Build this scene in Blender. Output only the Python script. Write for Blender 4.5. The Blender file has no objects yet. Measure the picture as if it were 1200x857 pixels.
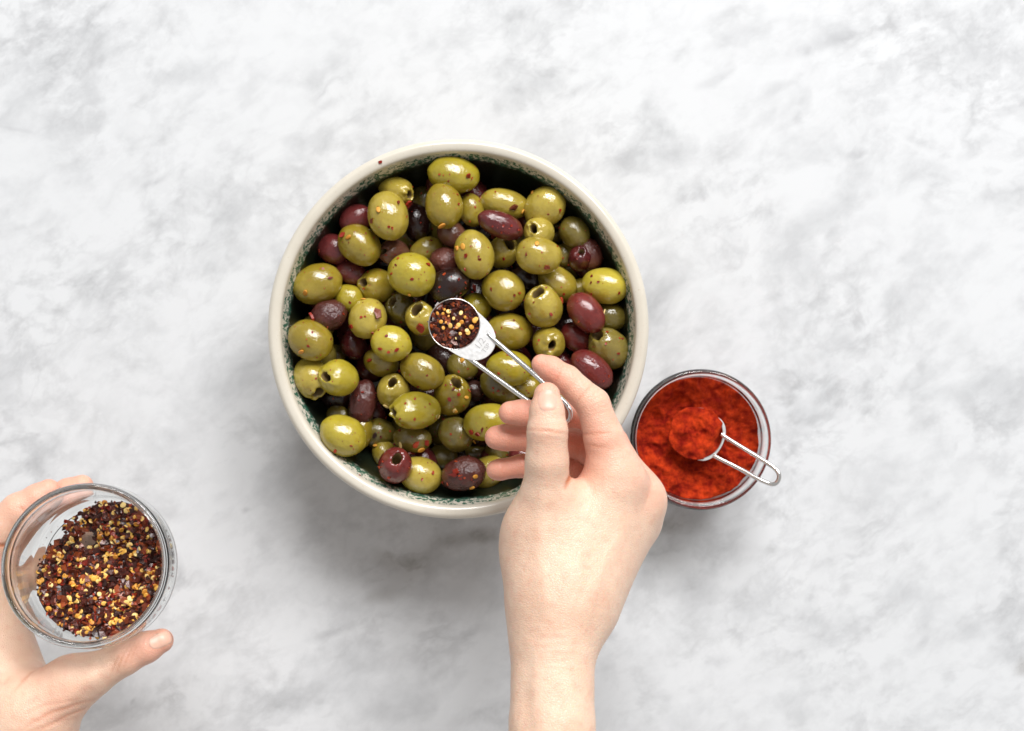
import bpy, bmesh, math, random
import numpy as np
from mathutils import Vector, Matrix, Quaternion, noise as mnoise

SC = bpy.context.scene
COL = SC.collection
random.seed(7)
R = math.radians

# ------------------------------------------------------------------ camera, world, lamps, exposure
CAM_H, FPX, CX, CY = 0.90, 1729.0, 600.0, 428.5
cam = bpy.data.cameras.new('camera')
cam_o = bpy.data.objects.new('camera', cam)
COL.objects.link(cam_o)
cam_o.location = (0, 0, CAM_H)
cam.sensor_width = 36.0
cam.lens = 36.0 * FPX / 1200.0
cam.clip_start, cam.clip_end = 0.01, 50
cam.dof.use_dof = True
cam.dof.focus_distance = 0.79
cam.dof.aperture_fstop = 9.0
SC.camera = cam_o

world = bpy.data.worlds.new('World')
SC.world = world
world.use_nodes = True
bg = world.node_tree.nodes['Background']
bg.inputs['Color'].default_value = (1.0, 0.99, 0.98, 1)
bg.inputs['Strength'].default_value = 0.41


def area(name, loc, target, sx, sy, power, col=(1, 1, 1)):
    l = bpy.data.lights.new(name, 'AREA')
    l.shape = 'RECTANGLE'
    l.size, l.size_y, l.energy, l.color = sx, sy, power, col
    o = bpy.data.objects.new(name, l)
    COL.objects.link(o)
    o.location = loc
    o.rotation_euler = (Vector(target) - Vector(loc)).to_track_quat('-Z', 'Y').to_euler()
    return o


# a tall two-pane window beyond the far edge of the worktop
area('window_light', (0.15, 3.1, 3.1), (0, 0, 0.05), 1.25, 1.6, 136.0, (1.0, 0.99, 0.985))
area('window_light', (1.72, 2.65, 3.1), (0, 0, 0.05), 1.25, 1.6, 136.0, (1.0, 0.99, 0.985))

SC.view_settings.view_transform = 'Standard'
SC.view_settings.look = 'None'
SC.view_settings.exposure = 0.0
SC.view_settings.gamma = 1.0
SC.view_settings.use_curve_mapping = False
SC.render.engine = 'CYCLES'
SC.cycles.use_denoising = True
SC.cycles.max_bounces = 14
SC.cycles.transmission_bounces = 12
SC.cycles.transparent_max_bounces = 12
SC.cycles.diffuse_bounces = 4
SC.cycles.glossy_bounces = 6
SC.cycles.sample_clamp_indirect = 20.0


# ------------------------------------------------------------------ helpers
def P(px, py, z):
    """the point at height z that lies on the photograph's sight line"""
    d = CAM_H - z
    return Vector(((px - CX) * d / FPX, (CY - py) * d / FPX, z))


def pr(r, z):
    return r * (CAM_H - z) / FPX


def tag(o, label=None, cat=None, group=None, kind=None):
    if label: o['label'] = label
    if cat: o['category'] = cat
    if group: o['group'] = group
    if kind: o['kind'] = kind
    return o


def empty(name, loc=(0, 0, 0)):
    o = bpy.data.objects.new(name, None)
    o.empty_display_size = 0.01
    COL.objects.link(o)
    o.location = loc
    return o


def link(name, me, mat=None, parent=None, smooth=True):
    if mat is not None and not me.materials: me.materials.append(mat)
    if smooth: me.shade_smooth()
    o = bpy.data.objects.new(name, me)
    COL.objects.link(o)
    if parent is not None: o.parent = parent
    return o


def mesh(name, verts, faces):
    me = bpy.data.meshes.new(name)
    me.from_pydata([tuple(v) for v in verts], [], faces)
    me.update()
    return me


def lathe(name, prof, n=96, closed=False):
    """revolve (r, z) points about Z; r = 0 ends become single poles"""
    verts, rows = [], []
    for r, z in prof:
        if r < 1e-7:
            rows.append([len(verts)]); verts.append((0, 0, z))
        else:
            rows.append(list(range(len(verts), len(verts) + n)))
            verts += [(r * math.cos(2 * math.pi * k / n), r * math.sin(2 * math.pi * k / n), z) for k in range(n)]
    faces = []
    pairs = list(zip(rows[:-1], rows[1:]))
    if closed: pairs.append((rows[-1], rows[0]))
    for A, B in pairs:
        for k in range(n):
            k2 = (k + 1) % n
            if len(A) == 1 and len(B) == 1: continue
            if len(A) == 1: faces.append((A[0], B[k2], B[k]))
            elif len(B) == 1: faces.append((A[k], A[k2], B[0]))
            else: faces.append((A[k], A[k2], B[k2], B[k]))
    me = mesh(name, verts, faces)
    bm = bmesh.new(); bm.from_mesh(me)
    bmesh.ops.recalc_face_normals(bm, faces=bm.faces)
    bm.to_mesh(me); bm.free()
    return me


def smooth_prof(pts, sub=6):
    """Catmull-Rom through profile points"""
    out = []
    n = len(pts)
    for i in range(n - 1):
        p0, p1, p2, p3 = pts[max(i - 1, 0)], pts[i], pts[i + 1], pts[min(i + 2, n - 1)]
        for k in range(sub):
            t = k / sub
            q = []
            for a in (0, 1):
                q.append(0.5 * (2 * p1[a] + (p2[a] - p0[a]) * t + (2 * p0[a] - 5 * p1[a] + 4 * p2[a] - p3[a]) * t * t
                                + (3 * p1[a] - p0[a] - 3 * p2[a] + p3[a]) * t ** 3))
            out.append((max(q[0], 0), q[1]))
    out.append(pts[-1])
    return out


def tube(name, pts, rad, n=12, caps=True):
    pts = [Vector(p) for p in pts]
    verts, faces = [], []
    up = Vector((0, 0, 1))
    for i, p in enumerate(pts):
        t = (pts[min(i + 1, len(pts) - 1)] - pts[max(i - 1, 0)]).normalized()
        s = t.cross(up)
        s = s.normalized() if s.length > 1e-6 else Vector((1, 0, 0))
        u = s.cross(t)
        for k in range(n):
            a = 2 * math.pi * k / n
            verts.append(p + (s * math.cos(a) + u * math.sin(a)) * rad)
    for i in range(len(pts) - 1):
        for k in range(n):
            faces.append((i * n + k, i * n + (k + 1) % n, (i + 1) * n + (k + 1) % n, (i + 1) * n + k))
    if caps:
        faces.append(tuple(range(n - 1, -1, -1)))
        faces.append(tuple((len(pts) - 1) * n + k for k in range(n)))
    me = mesh(name, verts, faces)
    bm = bmesh.new(); bm.from_mesh(me)
    bmesh.ops.recalc_face_normals(bm, faces=bm.faces)
    bm.to_mesh(me); bm.free()
    return me


# ------------------------------------------------------------------ node helpers
class NT:
    def __init__(self, name):
        self.m = bpy.data.materials.new(name)
        self.m.use_nodes = True
        self.t = self.m.node_tree
        self.b = self.t.nodes['Principled BSDF']

    def n(self, typ, **kw):
        nd = self.t.nodes.new(typ)
        for k, v in kw.items(): setattr(nd, k, v)
        return nd

    def put(self, sock, v):
        if isinstance(v, bpy.types.NodeSocket): self.t.links.new(v, sock)
        elif v is not None:
            if sock.type == 'RGBA' and len(v) == 3: v = (*v, 1)
            sock.default_value = v

    def math(self, op, a, b=None, c=None, clamp=False):
        nd = self.n('ShaderNodeMath', operation=op, use_clamp=clamp)
        for i, v in enumerate((a, b, c)):
            if v is not None: self.put(nd.inputs[i], v)
        return nd.outputs[0]

    def vmath(self, op, a, b=None, scale=None):
        nd = self.n('ShaderNodeVectorMath', operation=op)
        self.put(nd.inputs[0], a)
        if b is not None: self.put(nd.inputs[1], b)
        if scale is not None: self.put(nd.inputs['Scale'], scale)
        return nd.outputs['Value'] if op in ('LENGTH', 'DOT_PRODUCT', 'DISTANCE') else nd.outputs[0]

    def noise(self, vec, scale, detail=4, rough=0.55, dist=0.0, out=0):
        nd = self.n('ShaderNodeTexNoise')
        self.put(nd.inputs['Vector'], vec)
        for k, v in (('Scale', scale), ('Detail', detail), ('Roughness', rough), ('Distortion', dist)): nd.inputs[k].default_value = v
        return nd.outputs[out]

    def voro(self, vec, scale, feature='F1', out='Distance', rnd=1.0):
        nd = self.n('ShaderNodeTexVoronoi', feature=feature)
        self.put(nd.inputs['Vector'], vec)
        nd.inputs['Scale'].default_value = scale
        nd.inputs['Randomness'].default_value = rnd
        return nd.outputs[out]

    def ramp(self, fac, stops, interp='LINEAR'):
        nd = self.n('ShaderNodeValToRGB')
        nd.color_ramp.interpolation = interp
        el = nd.color_ramp.elements
        while len(el) < len(stops): el.new(0.5)
        for e, (p, c) in zip(el, stops):
            e.position = p
            e.color = (c, c, c, 1) if isinstance(c, (int, float)) else (*c, 1)
        self.put(nd.inputs[0], fac)
        return nd.outputs[0]

    def mix(self, fac, a, b, blend='MIX'):
        nd = self.n('ShaderNodeMix', data_type='RGBA', blend_type=blend)
        self.put(nd.inputs[0], fac)
        self.put(nd.inputs[6], a)
        self.put(nd.inputs[7], b)
        return nd.outputs[2]

    def coord(self, which='Object'):
        return self.n('ShaderNodeTexCoord').outputs[which]

    def mapping(self, vec, loc=(0, 0, 0), rot=(0, 0, 0), scale=(1, 1, 1)):
        nd = self.n('ShaderNodeMapping')
        self.put(nd.inputs[0], vec)
        nd.inputs[1].default_value, nd.inputs[2].default_value, nd.inputs[3].default_value = loc, rot, scale
        return nd.outputs[0]

    def bump(self, h, strength=0.3, dist=0.001):
        nd = self.n('ShaderNodeBump')
        nd.inputs['Strength'].default_value = strength
        nd.inputs['Distance'].default_value = dist
        self.put(nd.inputs['Height'], h)
        self.put(self.b.inputs['Normal'], nd.outputs[0])
        return nd.outputs[0]

    def set(self, **kw):
        names = dict(col='Base Color', rough='Roughness', metal='Metallic', ior='IOR', trans='Transmission Weight',
                     spec='Specular IOR Level', coat='Coat Weight', coat_rough='Coat Roughness', sss='Subsurface Weight',
                     sss_scale='Subsurface Scale', sss_rad='Subsurface Radius', alpha='Alpha', sheen='Sheen Weight')
        for k, v in kw.items(): self.put(self.b.inputs[names[k]], v)
        return self


def marble():
    T = NT('white_marble')
    co = T.coord()
    warp = T.noise(co, 14.0, 4, 0.55, out=1)
    wv = T.vmath('SCALE', T.vmath('SUBTRACT', warp, (0.5, 0.5, 0.5)), scale=0.022)
    p = T.vmath('ADD', co, wv)
    pr_ = T.mapping(T.mapping(p, rot=(0, 0, R(-30))), scale=(0.9, 1.3, 1))
    cloud = T.ramp(T.noise(pr_, 17.0, 7, 0.60), [(0.50, 0.0), (0.74, 1.0)])
    fine = T.ramp(T.noise(pr_, 52.0, 5, 0.60), [(0.50, 0.0), (0.70, 1.0)])
    mask = T.ramp(T.noise(co, 8.0, 3), [(0.40, 0.12), (0.64, 1.0)])

    def vein(scale, width, off):
        n = T.noise(T.vmath('ADD', pr_, off), scale, 7, 0.62, 0.25)
        return T.ramp(T.math('ABSOLUTE', T.math('SUBTRACT', n, 0.5)), [(0.0, 1.0), (width, 0.0)])

    mask2 = T.ramp(T.noise(T.vmath('ADD', co, (3, 1, 0)), 13.0, 4), [(0.46, 0.0), (0.66, 1.0)])
    base = T.mix(T.math('MULTIPLY', cloud, 0.80), (0.652, 0.664, 0.676), (0.42, 0.43, 0.443))
    base = T.mix(T.math('MULTIPLY', T.math('MULTIPLY', fine, mask), 0.60), base, (0.36, 0.365, 0.375))
    base = T.mix(T.math('MULTIPLY', T.math('MULTIPLY', vein(9.0, 0.05, (0, 0, 0)), mask2), 0.45), base, (0.32, 0.325, 0.335))
    base = T.mix(T.math('MULTIPLY', T.math('MULTIPLY', vein(24.0, 0.05, (5, 2, 0)), mask), 0.20), base, (0.33, 0.335, 0.345))
    # mineral patches where this slab has them, shadow painted into those by bowl and jar: pixel, half length, half width, angle, strength, tint
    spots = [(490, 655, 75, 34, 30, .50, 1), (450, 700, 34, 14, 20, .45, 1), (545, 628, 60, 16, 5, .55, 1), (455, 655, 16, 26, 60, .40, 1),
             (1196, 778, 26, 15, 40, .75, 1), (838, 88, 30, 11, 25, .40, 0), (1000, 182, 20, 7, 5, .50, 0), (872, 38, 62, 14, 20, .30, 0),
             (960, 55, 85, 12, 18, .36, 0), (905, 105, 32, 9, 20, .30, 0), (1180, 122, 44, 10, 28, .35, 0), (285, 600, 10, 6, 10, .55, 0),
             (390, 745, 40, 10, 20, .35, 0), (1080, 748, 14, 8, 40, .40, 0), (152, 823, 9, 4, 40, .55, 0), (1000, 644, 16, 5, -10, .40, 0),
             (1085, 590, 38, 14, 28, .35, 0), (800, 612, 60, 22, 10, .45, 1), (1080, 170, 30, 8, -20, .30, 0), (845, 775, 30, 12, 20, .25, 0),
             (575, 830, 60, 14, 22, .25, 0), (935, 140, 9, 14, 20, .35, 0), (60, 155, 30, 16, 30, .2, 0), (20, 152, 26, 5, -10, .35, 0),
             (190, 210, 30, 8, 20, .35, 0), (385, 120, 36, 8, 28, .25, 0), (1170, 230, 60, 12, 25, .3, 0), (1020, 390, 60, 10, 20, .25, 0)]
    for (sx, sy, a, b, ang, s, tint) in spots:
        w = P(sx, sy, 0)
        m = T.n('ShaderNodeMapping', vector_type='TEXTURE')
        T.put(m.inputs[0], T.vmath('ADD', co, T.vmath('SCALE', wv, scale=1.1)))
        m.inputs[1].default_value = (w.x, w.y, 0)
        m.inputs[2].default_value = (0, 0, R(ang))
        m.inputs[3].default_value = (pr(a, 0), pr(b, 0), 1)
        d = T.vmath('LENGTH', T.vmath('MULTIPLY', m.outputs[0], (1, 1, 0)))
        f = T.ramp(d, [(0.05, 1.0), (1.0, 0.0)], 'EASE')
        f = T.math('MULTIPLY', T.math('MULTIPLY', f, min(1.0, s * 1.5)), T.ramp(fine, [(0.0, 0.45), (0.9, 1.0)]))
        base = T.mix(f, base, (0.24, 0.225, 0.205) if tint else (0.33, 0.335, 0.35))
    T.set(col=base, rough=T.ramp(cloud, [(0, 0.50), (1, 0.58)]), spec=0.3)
    return T.m


# ------------------------------------------------------------------ the worktop
def build_worktop():
    me = bpy.data.meshes.new('marble_worktop')
    bm = bmesh.new()
    bmesh.ops.create_cube(bm, size=1.0)
    for v in bm.verts:
        v.co = Vector((v.co.x * 2.2, v.co.y * 1.3, (v.co.z - 0.5) * 0.03))
    bmesh.ops.bevel(bm, geom=bm.edges[:], offset=0.003, segments=3, affect='EDGES')
    bm.to_mesh(me); bm.free()
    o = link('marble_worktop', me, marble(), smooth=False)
    tag(o, 'white grey veined marble worktop under the bowl and jars', 'worktop', kind='structure')


build_worktop()

# ------------------------------------------------------------------ the bowl
BC = P(536.5, 385.5, 0.08)
BC.z = 0
WALL = [(0.0, 0.014), (0.030, 0.015), (0.058, 0.020), (0.076, 0.031), (0.0865, 0.045), (0.0922, 0.057), (0.0957, 0.069), (0.0982, 0.0765)]


def wall_r(z):
    for (r0, z0), (r1, z1) in zip(WALL[:-1], WALL[1:]):
        if z <= z1: return r0 + (r1 - r0) * max(0, (z - z0) / (z1 - z0))
    return WALL[-1][0]


def build_bowl():
    t = empty('serving_bowl', BC)
    tag(t, 'wide cream ceramic bowl with green sponged inside edge, full of olives', 'bowl')

    def clay(name, green):
        T = NT(name)
        co = T.coord()
        nz = T.noise(co, 60, 5, 0.6)
        col = T.mix(nz, (0.58, 0.535, 0.445), (0.69, 0.645, 0.555))
        sp = T.ramp(T.noise(co, 900, 2, 0.5), [(0.66, 0.0), (0.74, 1.0)])
        col = T.mix(T.math('MULTIPLY', sp, 0.25), col, (0.42, 0.30, 0.17))
        if green:
            z = T.n('ShaderNodeSeparateXYZ'); T.put(z.inputs[0], co)
            depth = T.math('DIVIDE', T.math('SUBTRACT', 0.0785, z.outputs[2]), 0.019, clamp=True)
            blot = T.noise(T.vmath('ADD', co, T.vmath('SCALE', T.noise(co, 300, 3, out=1), scale=0.003)), 420, 4, 0.7)
            f = T.math('ADD', blot, T.math('MULTIPLY', T.math('SUBTRACT', depth, 0.26), 0.24))
            f = T.ramp(f, [(0.47, 0.0), (0.55, 1.0)])
            gcol = T.mix(T.noise(co, 420, 3), (0.014, 0.085, 0.060), (0.05, 0.165, 0.110))
            col = T.mix(f, col, gcol)
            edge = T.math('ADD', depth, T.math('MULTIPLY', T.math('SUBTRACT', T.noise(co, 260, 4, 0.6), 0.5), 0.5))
            col = T.mix(T.ramp(edge, [(0.42, 0.0), (0.60, 1.0)]), col, (0.008, 0.012, 0.007))  # near-black low on the wall: shade between the olives painted into the glaze
        T.set(col=col, rough=0.28, spec=0.5, coat=0.4, coat_rough=0.12)
        T.bump(T.noise(co, 180, 4, 0.6), 0.12, 0.0006)
        return T.m

    def wobble(me):      # hand-thrown, never quite round
        for v in me.vertices:
            a = math.atan2(v.co.y, v.co.x)
            k = 1 + 0.0028 * math.sin(2 * a + 0.6) + 0.0016 * math.sin(3 * a + 2.0) + 0.0009 * math.sin(7 * a)
            v.co.x *= k; v.co.y *= k
            v.co.z += 0.0005 * math.sin(3 * a + 1.0) * min(1, max(0, v.co.z / 0.07))
        return me

    inner = smooth_prof(WALL, 6)
    link('glazed_inside', wobble(lathe('glazed_inside', inner, 160)), clay('sponged_green_shaded_glaze', True), t)
    rim = smooth_prof([(0.0982, 0.0765), (0.0989, 0.0787), (0.1004, 0.0799), (0.1030, 0.0803), (0.1047, 0.0796), (0.1058, 0.0782),
                       (0.1060, 0.0765), (0.1054, 0.0745), (0.1040, 0.0730)], 5)
    link('rim', wobble(lathe('rim', rim, 160)), clay('cream_glaze', False), t)
    outer = smooth_prof([(0.1040, 0.0730), (0.1022, 0.066), (0.0985, 0.055), (0.090, 0.040), (0.076, 0.023), (0.058, 0.010), (0.053, 0.006),
                         (0.0525, 0.001), (0.050, 0.000), (0.047, 0.001), (0.046, 0.005), (0.0, 0.006)], 4)
    T = NT('beige_stoneware')
    co = T.coord()
    T.set(col=T.mix(T.noise(co, 90, 5), (0.50, 0.42, 0.31), (0.62, 0.54, 0.42)), rough=0.45)
    link('outer_wall', wobble(lathe('outer_wall', outer, 160)), T.m, t)


build_bowl()

# ------------------------------------------------------------------ olives
OFF = {1: (310, 160), 2: (530, 160), 3: (310, 380), 4: (530, 380)}
K = 230.0 / 857.0
# crop, cx, cy, half length, half width, angle (clockwise in the picture), colour, layer, pit hole (in the same crop) or None
OL = [
    (1, 574, 235, 84, 56, 20, 'g', 1, (640, 262)), (1, 680, 195, 66, 60, 0, 'd', 0, None), (1, 540, 347, 104, 84, 75, 'g', 2, None),
    (1, 782, 302, 95, 77, 80, 'g', 2, None), (1, 380, 337, 74, 62, -70, 'p', 1, (448, 305)), (1, 265, 470, 70, 62, 30, 'p', 1, None),
    (1, 416, 474, 96, 78, 40, 'g', 2, None), (1, 665, 375, 82, 60, 80, 'k', 0, None), (1, 565, 508, 76, 55, -15, 'b', 1, (522, 508)),
    (1, 706, 498, 70, 54, -20, 'g', 1, None), (1, 642, 604, 100, 90, 20, 'y', 3, None), (1, 787, 545, 62, 57, 10, 'w', 1, None),
    (1, 820, 428, 66, 56, 35, 'b', 1, None), (1, 808, 646, 88, 70, -20, 'k', 2, None), (1, 231, 644, 103, 84, -18, 'g', 1, None),
    (1, 372, 592, 66, 50, 20, 'p', 0, None), (1, 490, 652, 76, 72, 0, 'g', 1, (432, 640)), (1, 368, 707, 62, 58, 20, 'y', 0, None),
    (1, 600, 757, 76, 66, 35, 'd', 1, (562, 722)), (1, 282, 782, 76, 64, -20, 'w', 1, None), (1, 450, 795, 84, 78, -60, 'g', 1, None),
    (1, 682, 798, 78, 64, -70, 'g', 2, (668, 754)), (1, 312, 392, 44, 40, 0, 'd', -1, None), (1, 458, 392, 46, 42, 0, 'g', 0, None),
    (2, 7, 165, 107, 77, 10, 'y', 2, None), (2, 190, 196, 72, 64, 20, 'd', 0, None), (2, 229, 295, 100, 62, 12, 'g', 1, None),
    (2, 420, 286, 92, 80, -40, 'g', 1, None), (2, 85, 322, 70, 52, 80, 'g', 1, None), (2, 211, 386, 98, 54, 22, 'p', 2, None),
    (2, 380, 420, 80, 62, 5, 'g', 1, (352, 410)), (2, 379, 521, 96, 78, 6, 'g', 3, None), (2, 95, 516, 102, 82, 75, 'g', 2, None),
    (2, 221, 506, 80, 62, -70, 'g', 1, (252, 470)), (2, 500, 356, 58, 48, 50, 'd', -1, (508, 350)), (2, 586, 458, 66, 60, 10, 'd', 0, (592, 421)),
    (2, 556, 535, 60, 50, -80, 'p', 0, (562, 508)), (2, 670, 545, 56, 46, 10, 'p', 0, None), (2, 678, 649, 96, 75, 10, 'y', 2, None),
    (2, 221, 671, 90, 83, 30, 'g', 2, None), (2, 318, 628, 66, 52, 30, 'k', 0, None), (2, 458, 645, 86, 70, 35, 'g', 1, None),
    (2, 560, 662, 46, 40, 0, 'g', 0, None), (2, 396, 742, 95, 80, 80, 'g', 3, (370, 681)), (2, 585, 770, 92, 66, 52, 'r', 2, None),
    (2, 715, 785, 72, 60, 10, 'd', 0, None), (2, 104, 745, 62, 58, 40, 'y', 1, None), (2, 308, 218, 50, 44, 60, 'k', -1, None),
    (2, 300, 722, 56, 46, 30, 'k', -1, None), (2, 492, 520, 50, 40, 80, 'd', -1, None),
    (3, 201, 70, 95, 80, 30, 'g', 2, None), (3, 172, 243, 88, 73, 80, 'g', 1, (206, 318)), (3, 322, 235, 84, 76, 10, 'y', 2, (272, 230)),
    (3, 300, 135, 52, 46, 0, 'd', -1, None), (3, 388, 92, 62, 54, 70, 'p', -1, None), (3, 554, 85, 84, 74, 15, 'y', 2, None),
    (3, 510, 166, 74, 60, 20, 'g', 1, None), (3, 687, 206, 94, 72, 28, 'g', 2, None), (3, 562, 292, 76, 68, -80, 'g', 1, (564, 250)),
    (3, 428, 345, 96, 58, 100, 'w', 1, None), (3, 660, 378, 110, 77, 4, 'y', 3, (566, 386)), (3, 820, 310, 92, 76, 100, 'g', 1, (842, 248)),
    (3, 500, 477, 68, 64, 20, 'd', 1, None), (3, 336, 490, 98, 82, 28, 'y', 2, None), (3, 645, 500, 80, 56, 10, 'd', 0, None),
    (3, 834, 480, 76, 70, 40, 'd', 1, None), (3, 498, 614, 60, 50, 70, 'g', 0, None), (3, 572, 616, 76, 72, 20, 'r', 2, (585, 580)),
    (3, 675, 676, 90, 76, 20, 'g', 1, None), (3, 868, 655, 92, 70, -15, 'w', 1, None), (3, 778, 578, 62, 50, 10, 'd', -1, None),
    (3, 262, 350, 70, 54, 20, 'k', -1, None), (3, 322, 396, 50, 40, 0, 'd', -1, None), (3, 484, 390, 50, 44, 60, 'p', -1, None),
    (3, 340, 590, 60, 50, 30, 'k', -1, None), (3, 420, 560, 62, 50, 40, 'p', -1, None),
    (4, 250, 30, 97, 77, 8, 'g', 2, None), (4, 420, 80, 72, 68, 30, 'g', 1, (434, 96)), (4, 545, 62, 74, 58, 40, 'r', 1, None),
    (4, 704, 108, 98, 80, 60, 'd', 1, (648, 48)), (4, 609, 199, 98, 64, 40, 'r', 2, None), (4, 248, 191, 93, 72, 12, 'y', 2, None),
    (4, 216, 272, 96, 72, 30, 'd', 0, None), (4, 330, 272, 52, 46, 0, 'g', 0, None), (4, 156, 428, 100, 76, -12, 'y', 2, None),
    (4, 44, 186, 66, 56, 20, 'd', 0, None), (4, 98, 290, 48, 42, 20, 'k', -1, None), (4, 130, 718, 62, 50, 10, 'd', -1, None),
    (4, 212, 556, 66, 50, 10, 'd', 0, None), (4, 690, 312, 56, 46, 70, 'y', 0, None), (4, 215, 690, 66, 52, 30, 'p', -1, None),
    (4, 20, 600, 60, 48, 0, 'k', -1, None), (4, 330, 440, 80, 64, 20, 'g', 0, None), (4, 420, 560, 80, 66, 40, 'd', 0, None),
    (4, 480, 330, 84, 66, -20, 'g', 1, None), (4, 590, 400, 84, 66, 50, 'd', 1, None), (4, 330, 640, 76, 60, 60, 'p', 0, None),
    (2, 625, 345, 72, 60, 50, 'd', 0, None), (2, 705, 452, 70, 56, 70, 'w', 0, None), (2, 520, 195, 68, 56, 40, 'p', -1, None),
    (2, 400, 140, 72, 58, 20, 'd', -1, None), (4, 760, 232, 72, 58, 80, 'd', 0, None), (2, 770, 640, 60, 50, 80, 'k', -1, None),
    (3, 236, 545, 66, 54, 40, 'w', -1, None), (3, 440, 700, 70, 56, 20, 'd', -1, None), (1, 330, 215, 62, 52, -40, 'd', -1, None),
    (1, 190, 370, 60, 50, -50, 'k', -1, None), (1, 470, 130, 64, 52, -20, 'p', -1, None), (1, 110, 560, 56, 48, 80, 'd', -1, None),
    (4, 480, 470, 80, 62, 10, 'p', 0, None), (4, 395, 190, 50, 42, 30, 'k', -1, None), (4, 470, 160, 56, 44, 30, 'p', -1, None),
]
# the lower courses that show between the others: crop pixels on the photo, colour
LOW = []
_r = random.Random(3)
for i in range(-5, 6):
    for j in range(-5, 6):
        x = (i + (j % 2) * 0.5) * 0.0212; y = j * 0.0186
        if math.hypot(x, y) < 0.074: LOW.append((x + _r.uniform(-.002, .002), y + _r.uniform(-.002, .002), _r.choice('kpdkpdkpw')))

OLIVE_GROUP = 'olives heaped in the bowl'
COLOURS = {  # dark, light, mottling towards, label words
    'g': ((0.265, 0.192, 0.016), (0.48, 0.370, 0.060), (0.32, 0.18, 0.03), 'green'),
    'y': ((0.31, 0.242, 0.014), (0.49, 0.395, 0.042), (0.36, 0.24, 0.02), 'bright yellow-green'),
    'd': ((0.12, 0.092, 0.014), (0.24, 0.185, 0.036), (0.14, 0.09, 0.02), 'dark green'),
    'p': ((0.060, 0.008, 0.010), (0.145, 0.025, 0.024), (0.03, 0.008, 0.008), 'purple'),
    'r': ((0.12, 0.015, 0.014), (0.22, 0.038, 0.030), (0.05, 0.010, 0.010), 'reddish brown'),
    'b': ((0.15, 0.055, 0.035), (0.25, 0.11, 0.065), (0.11, 0.035, 0.028), 'pinkish brown'),
    'k': ((0.016, 0.006, 0.005), (0.042, 0.015, 0.011), (0.008, 0.004, 0.003), 'near-black'),
    'w': ((0.070, 0.016, 0.014), (0.14, 0.040, 0.028), (0.03, 0.008, 0.010), 'wrinkled maroon'),
}


def olive_mat(key):
    lo, hi, mot, nm = COLOURS[key]
    T = NT(nm.replace(' ', '_').replace('-', '_') + '_olive_skin')
    info = T.n('ShaderNodeObjectInfo')
    rnd = info.outputs['Random']
    co = T.vmath('ADD', T.coord(), T.vmath('SCALE', (11.0, 7.0, 5.0), scale=T.math('MULTIPLY', rnd, 9.0)))
    nz = T.noise(co, 1.3, 4, 0.6)
    f = T.math('ADD', T.math('MULTIPLY', T.math('SUBTRACT', nz, 0.5), 1.5), T.math('ADD', T.math('MULTIPLY', rnd, 0.9), 0.05), clamp=True)
    col = T.mix(f, lo, hi)
    m2 = T.ramp(T.noise(co, 3.4, 5, 0.65), [(0.54, 0.0), (0.72, 1.0)])
    col = T.mix(T.math('MULTIPLY', m2, 0.5), col, mot)
    dots = T.ramp(T.voro(co, 17.0), [(0.10, 1.0), (0.2, 0.0)])
    lite = tuple(min(1, c * 1.7 + 0.02) for c in hi)
    col = T.mix(T.math('MULTIPLY', dots, 0.16), col, lite)
    T.set(col=col, rough=T.ramp(T.noise(co, 5.0, 3), [(0.3, 0.05), (0.8, 0.14)]), spec=1.0 if key in 'gyd' else 0.7, coat=0.0)
    if key in 'gyd':
        T.set(sss=0.12, sss_scale=0.004, sss_rad=(0.8, 0.7, 0.12))
    h = T.math('ADD', T.math('MULTIPLY', T.noise(co, 3.0, 4, 0.55), 1.0), T.math('MULTIPLY', T.noise(co, 24.0, 3), 0.12))
    T.bump(h, 0.30 if key not in 'w' else 0.7, 0.0016)
    return T.m


def flesh_mat():
    T = NT('pit_hole_flesh')
    co = T.coord()
    T.set(col=T.mix(T.noise(co, 4, 4), (0.10, 0.060, 0.022), (0.27, 0.19, 0.075)), rough=0.4)
    return T.m


OM = {k: olive_mat(k) for k in COLOURS}
FLESH = flesh_mat()


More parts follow.
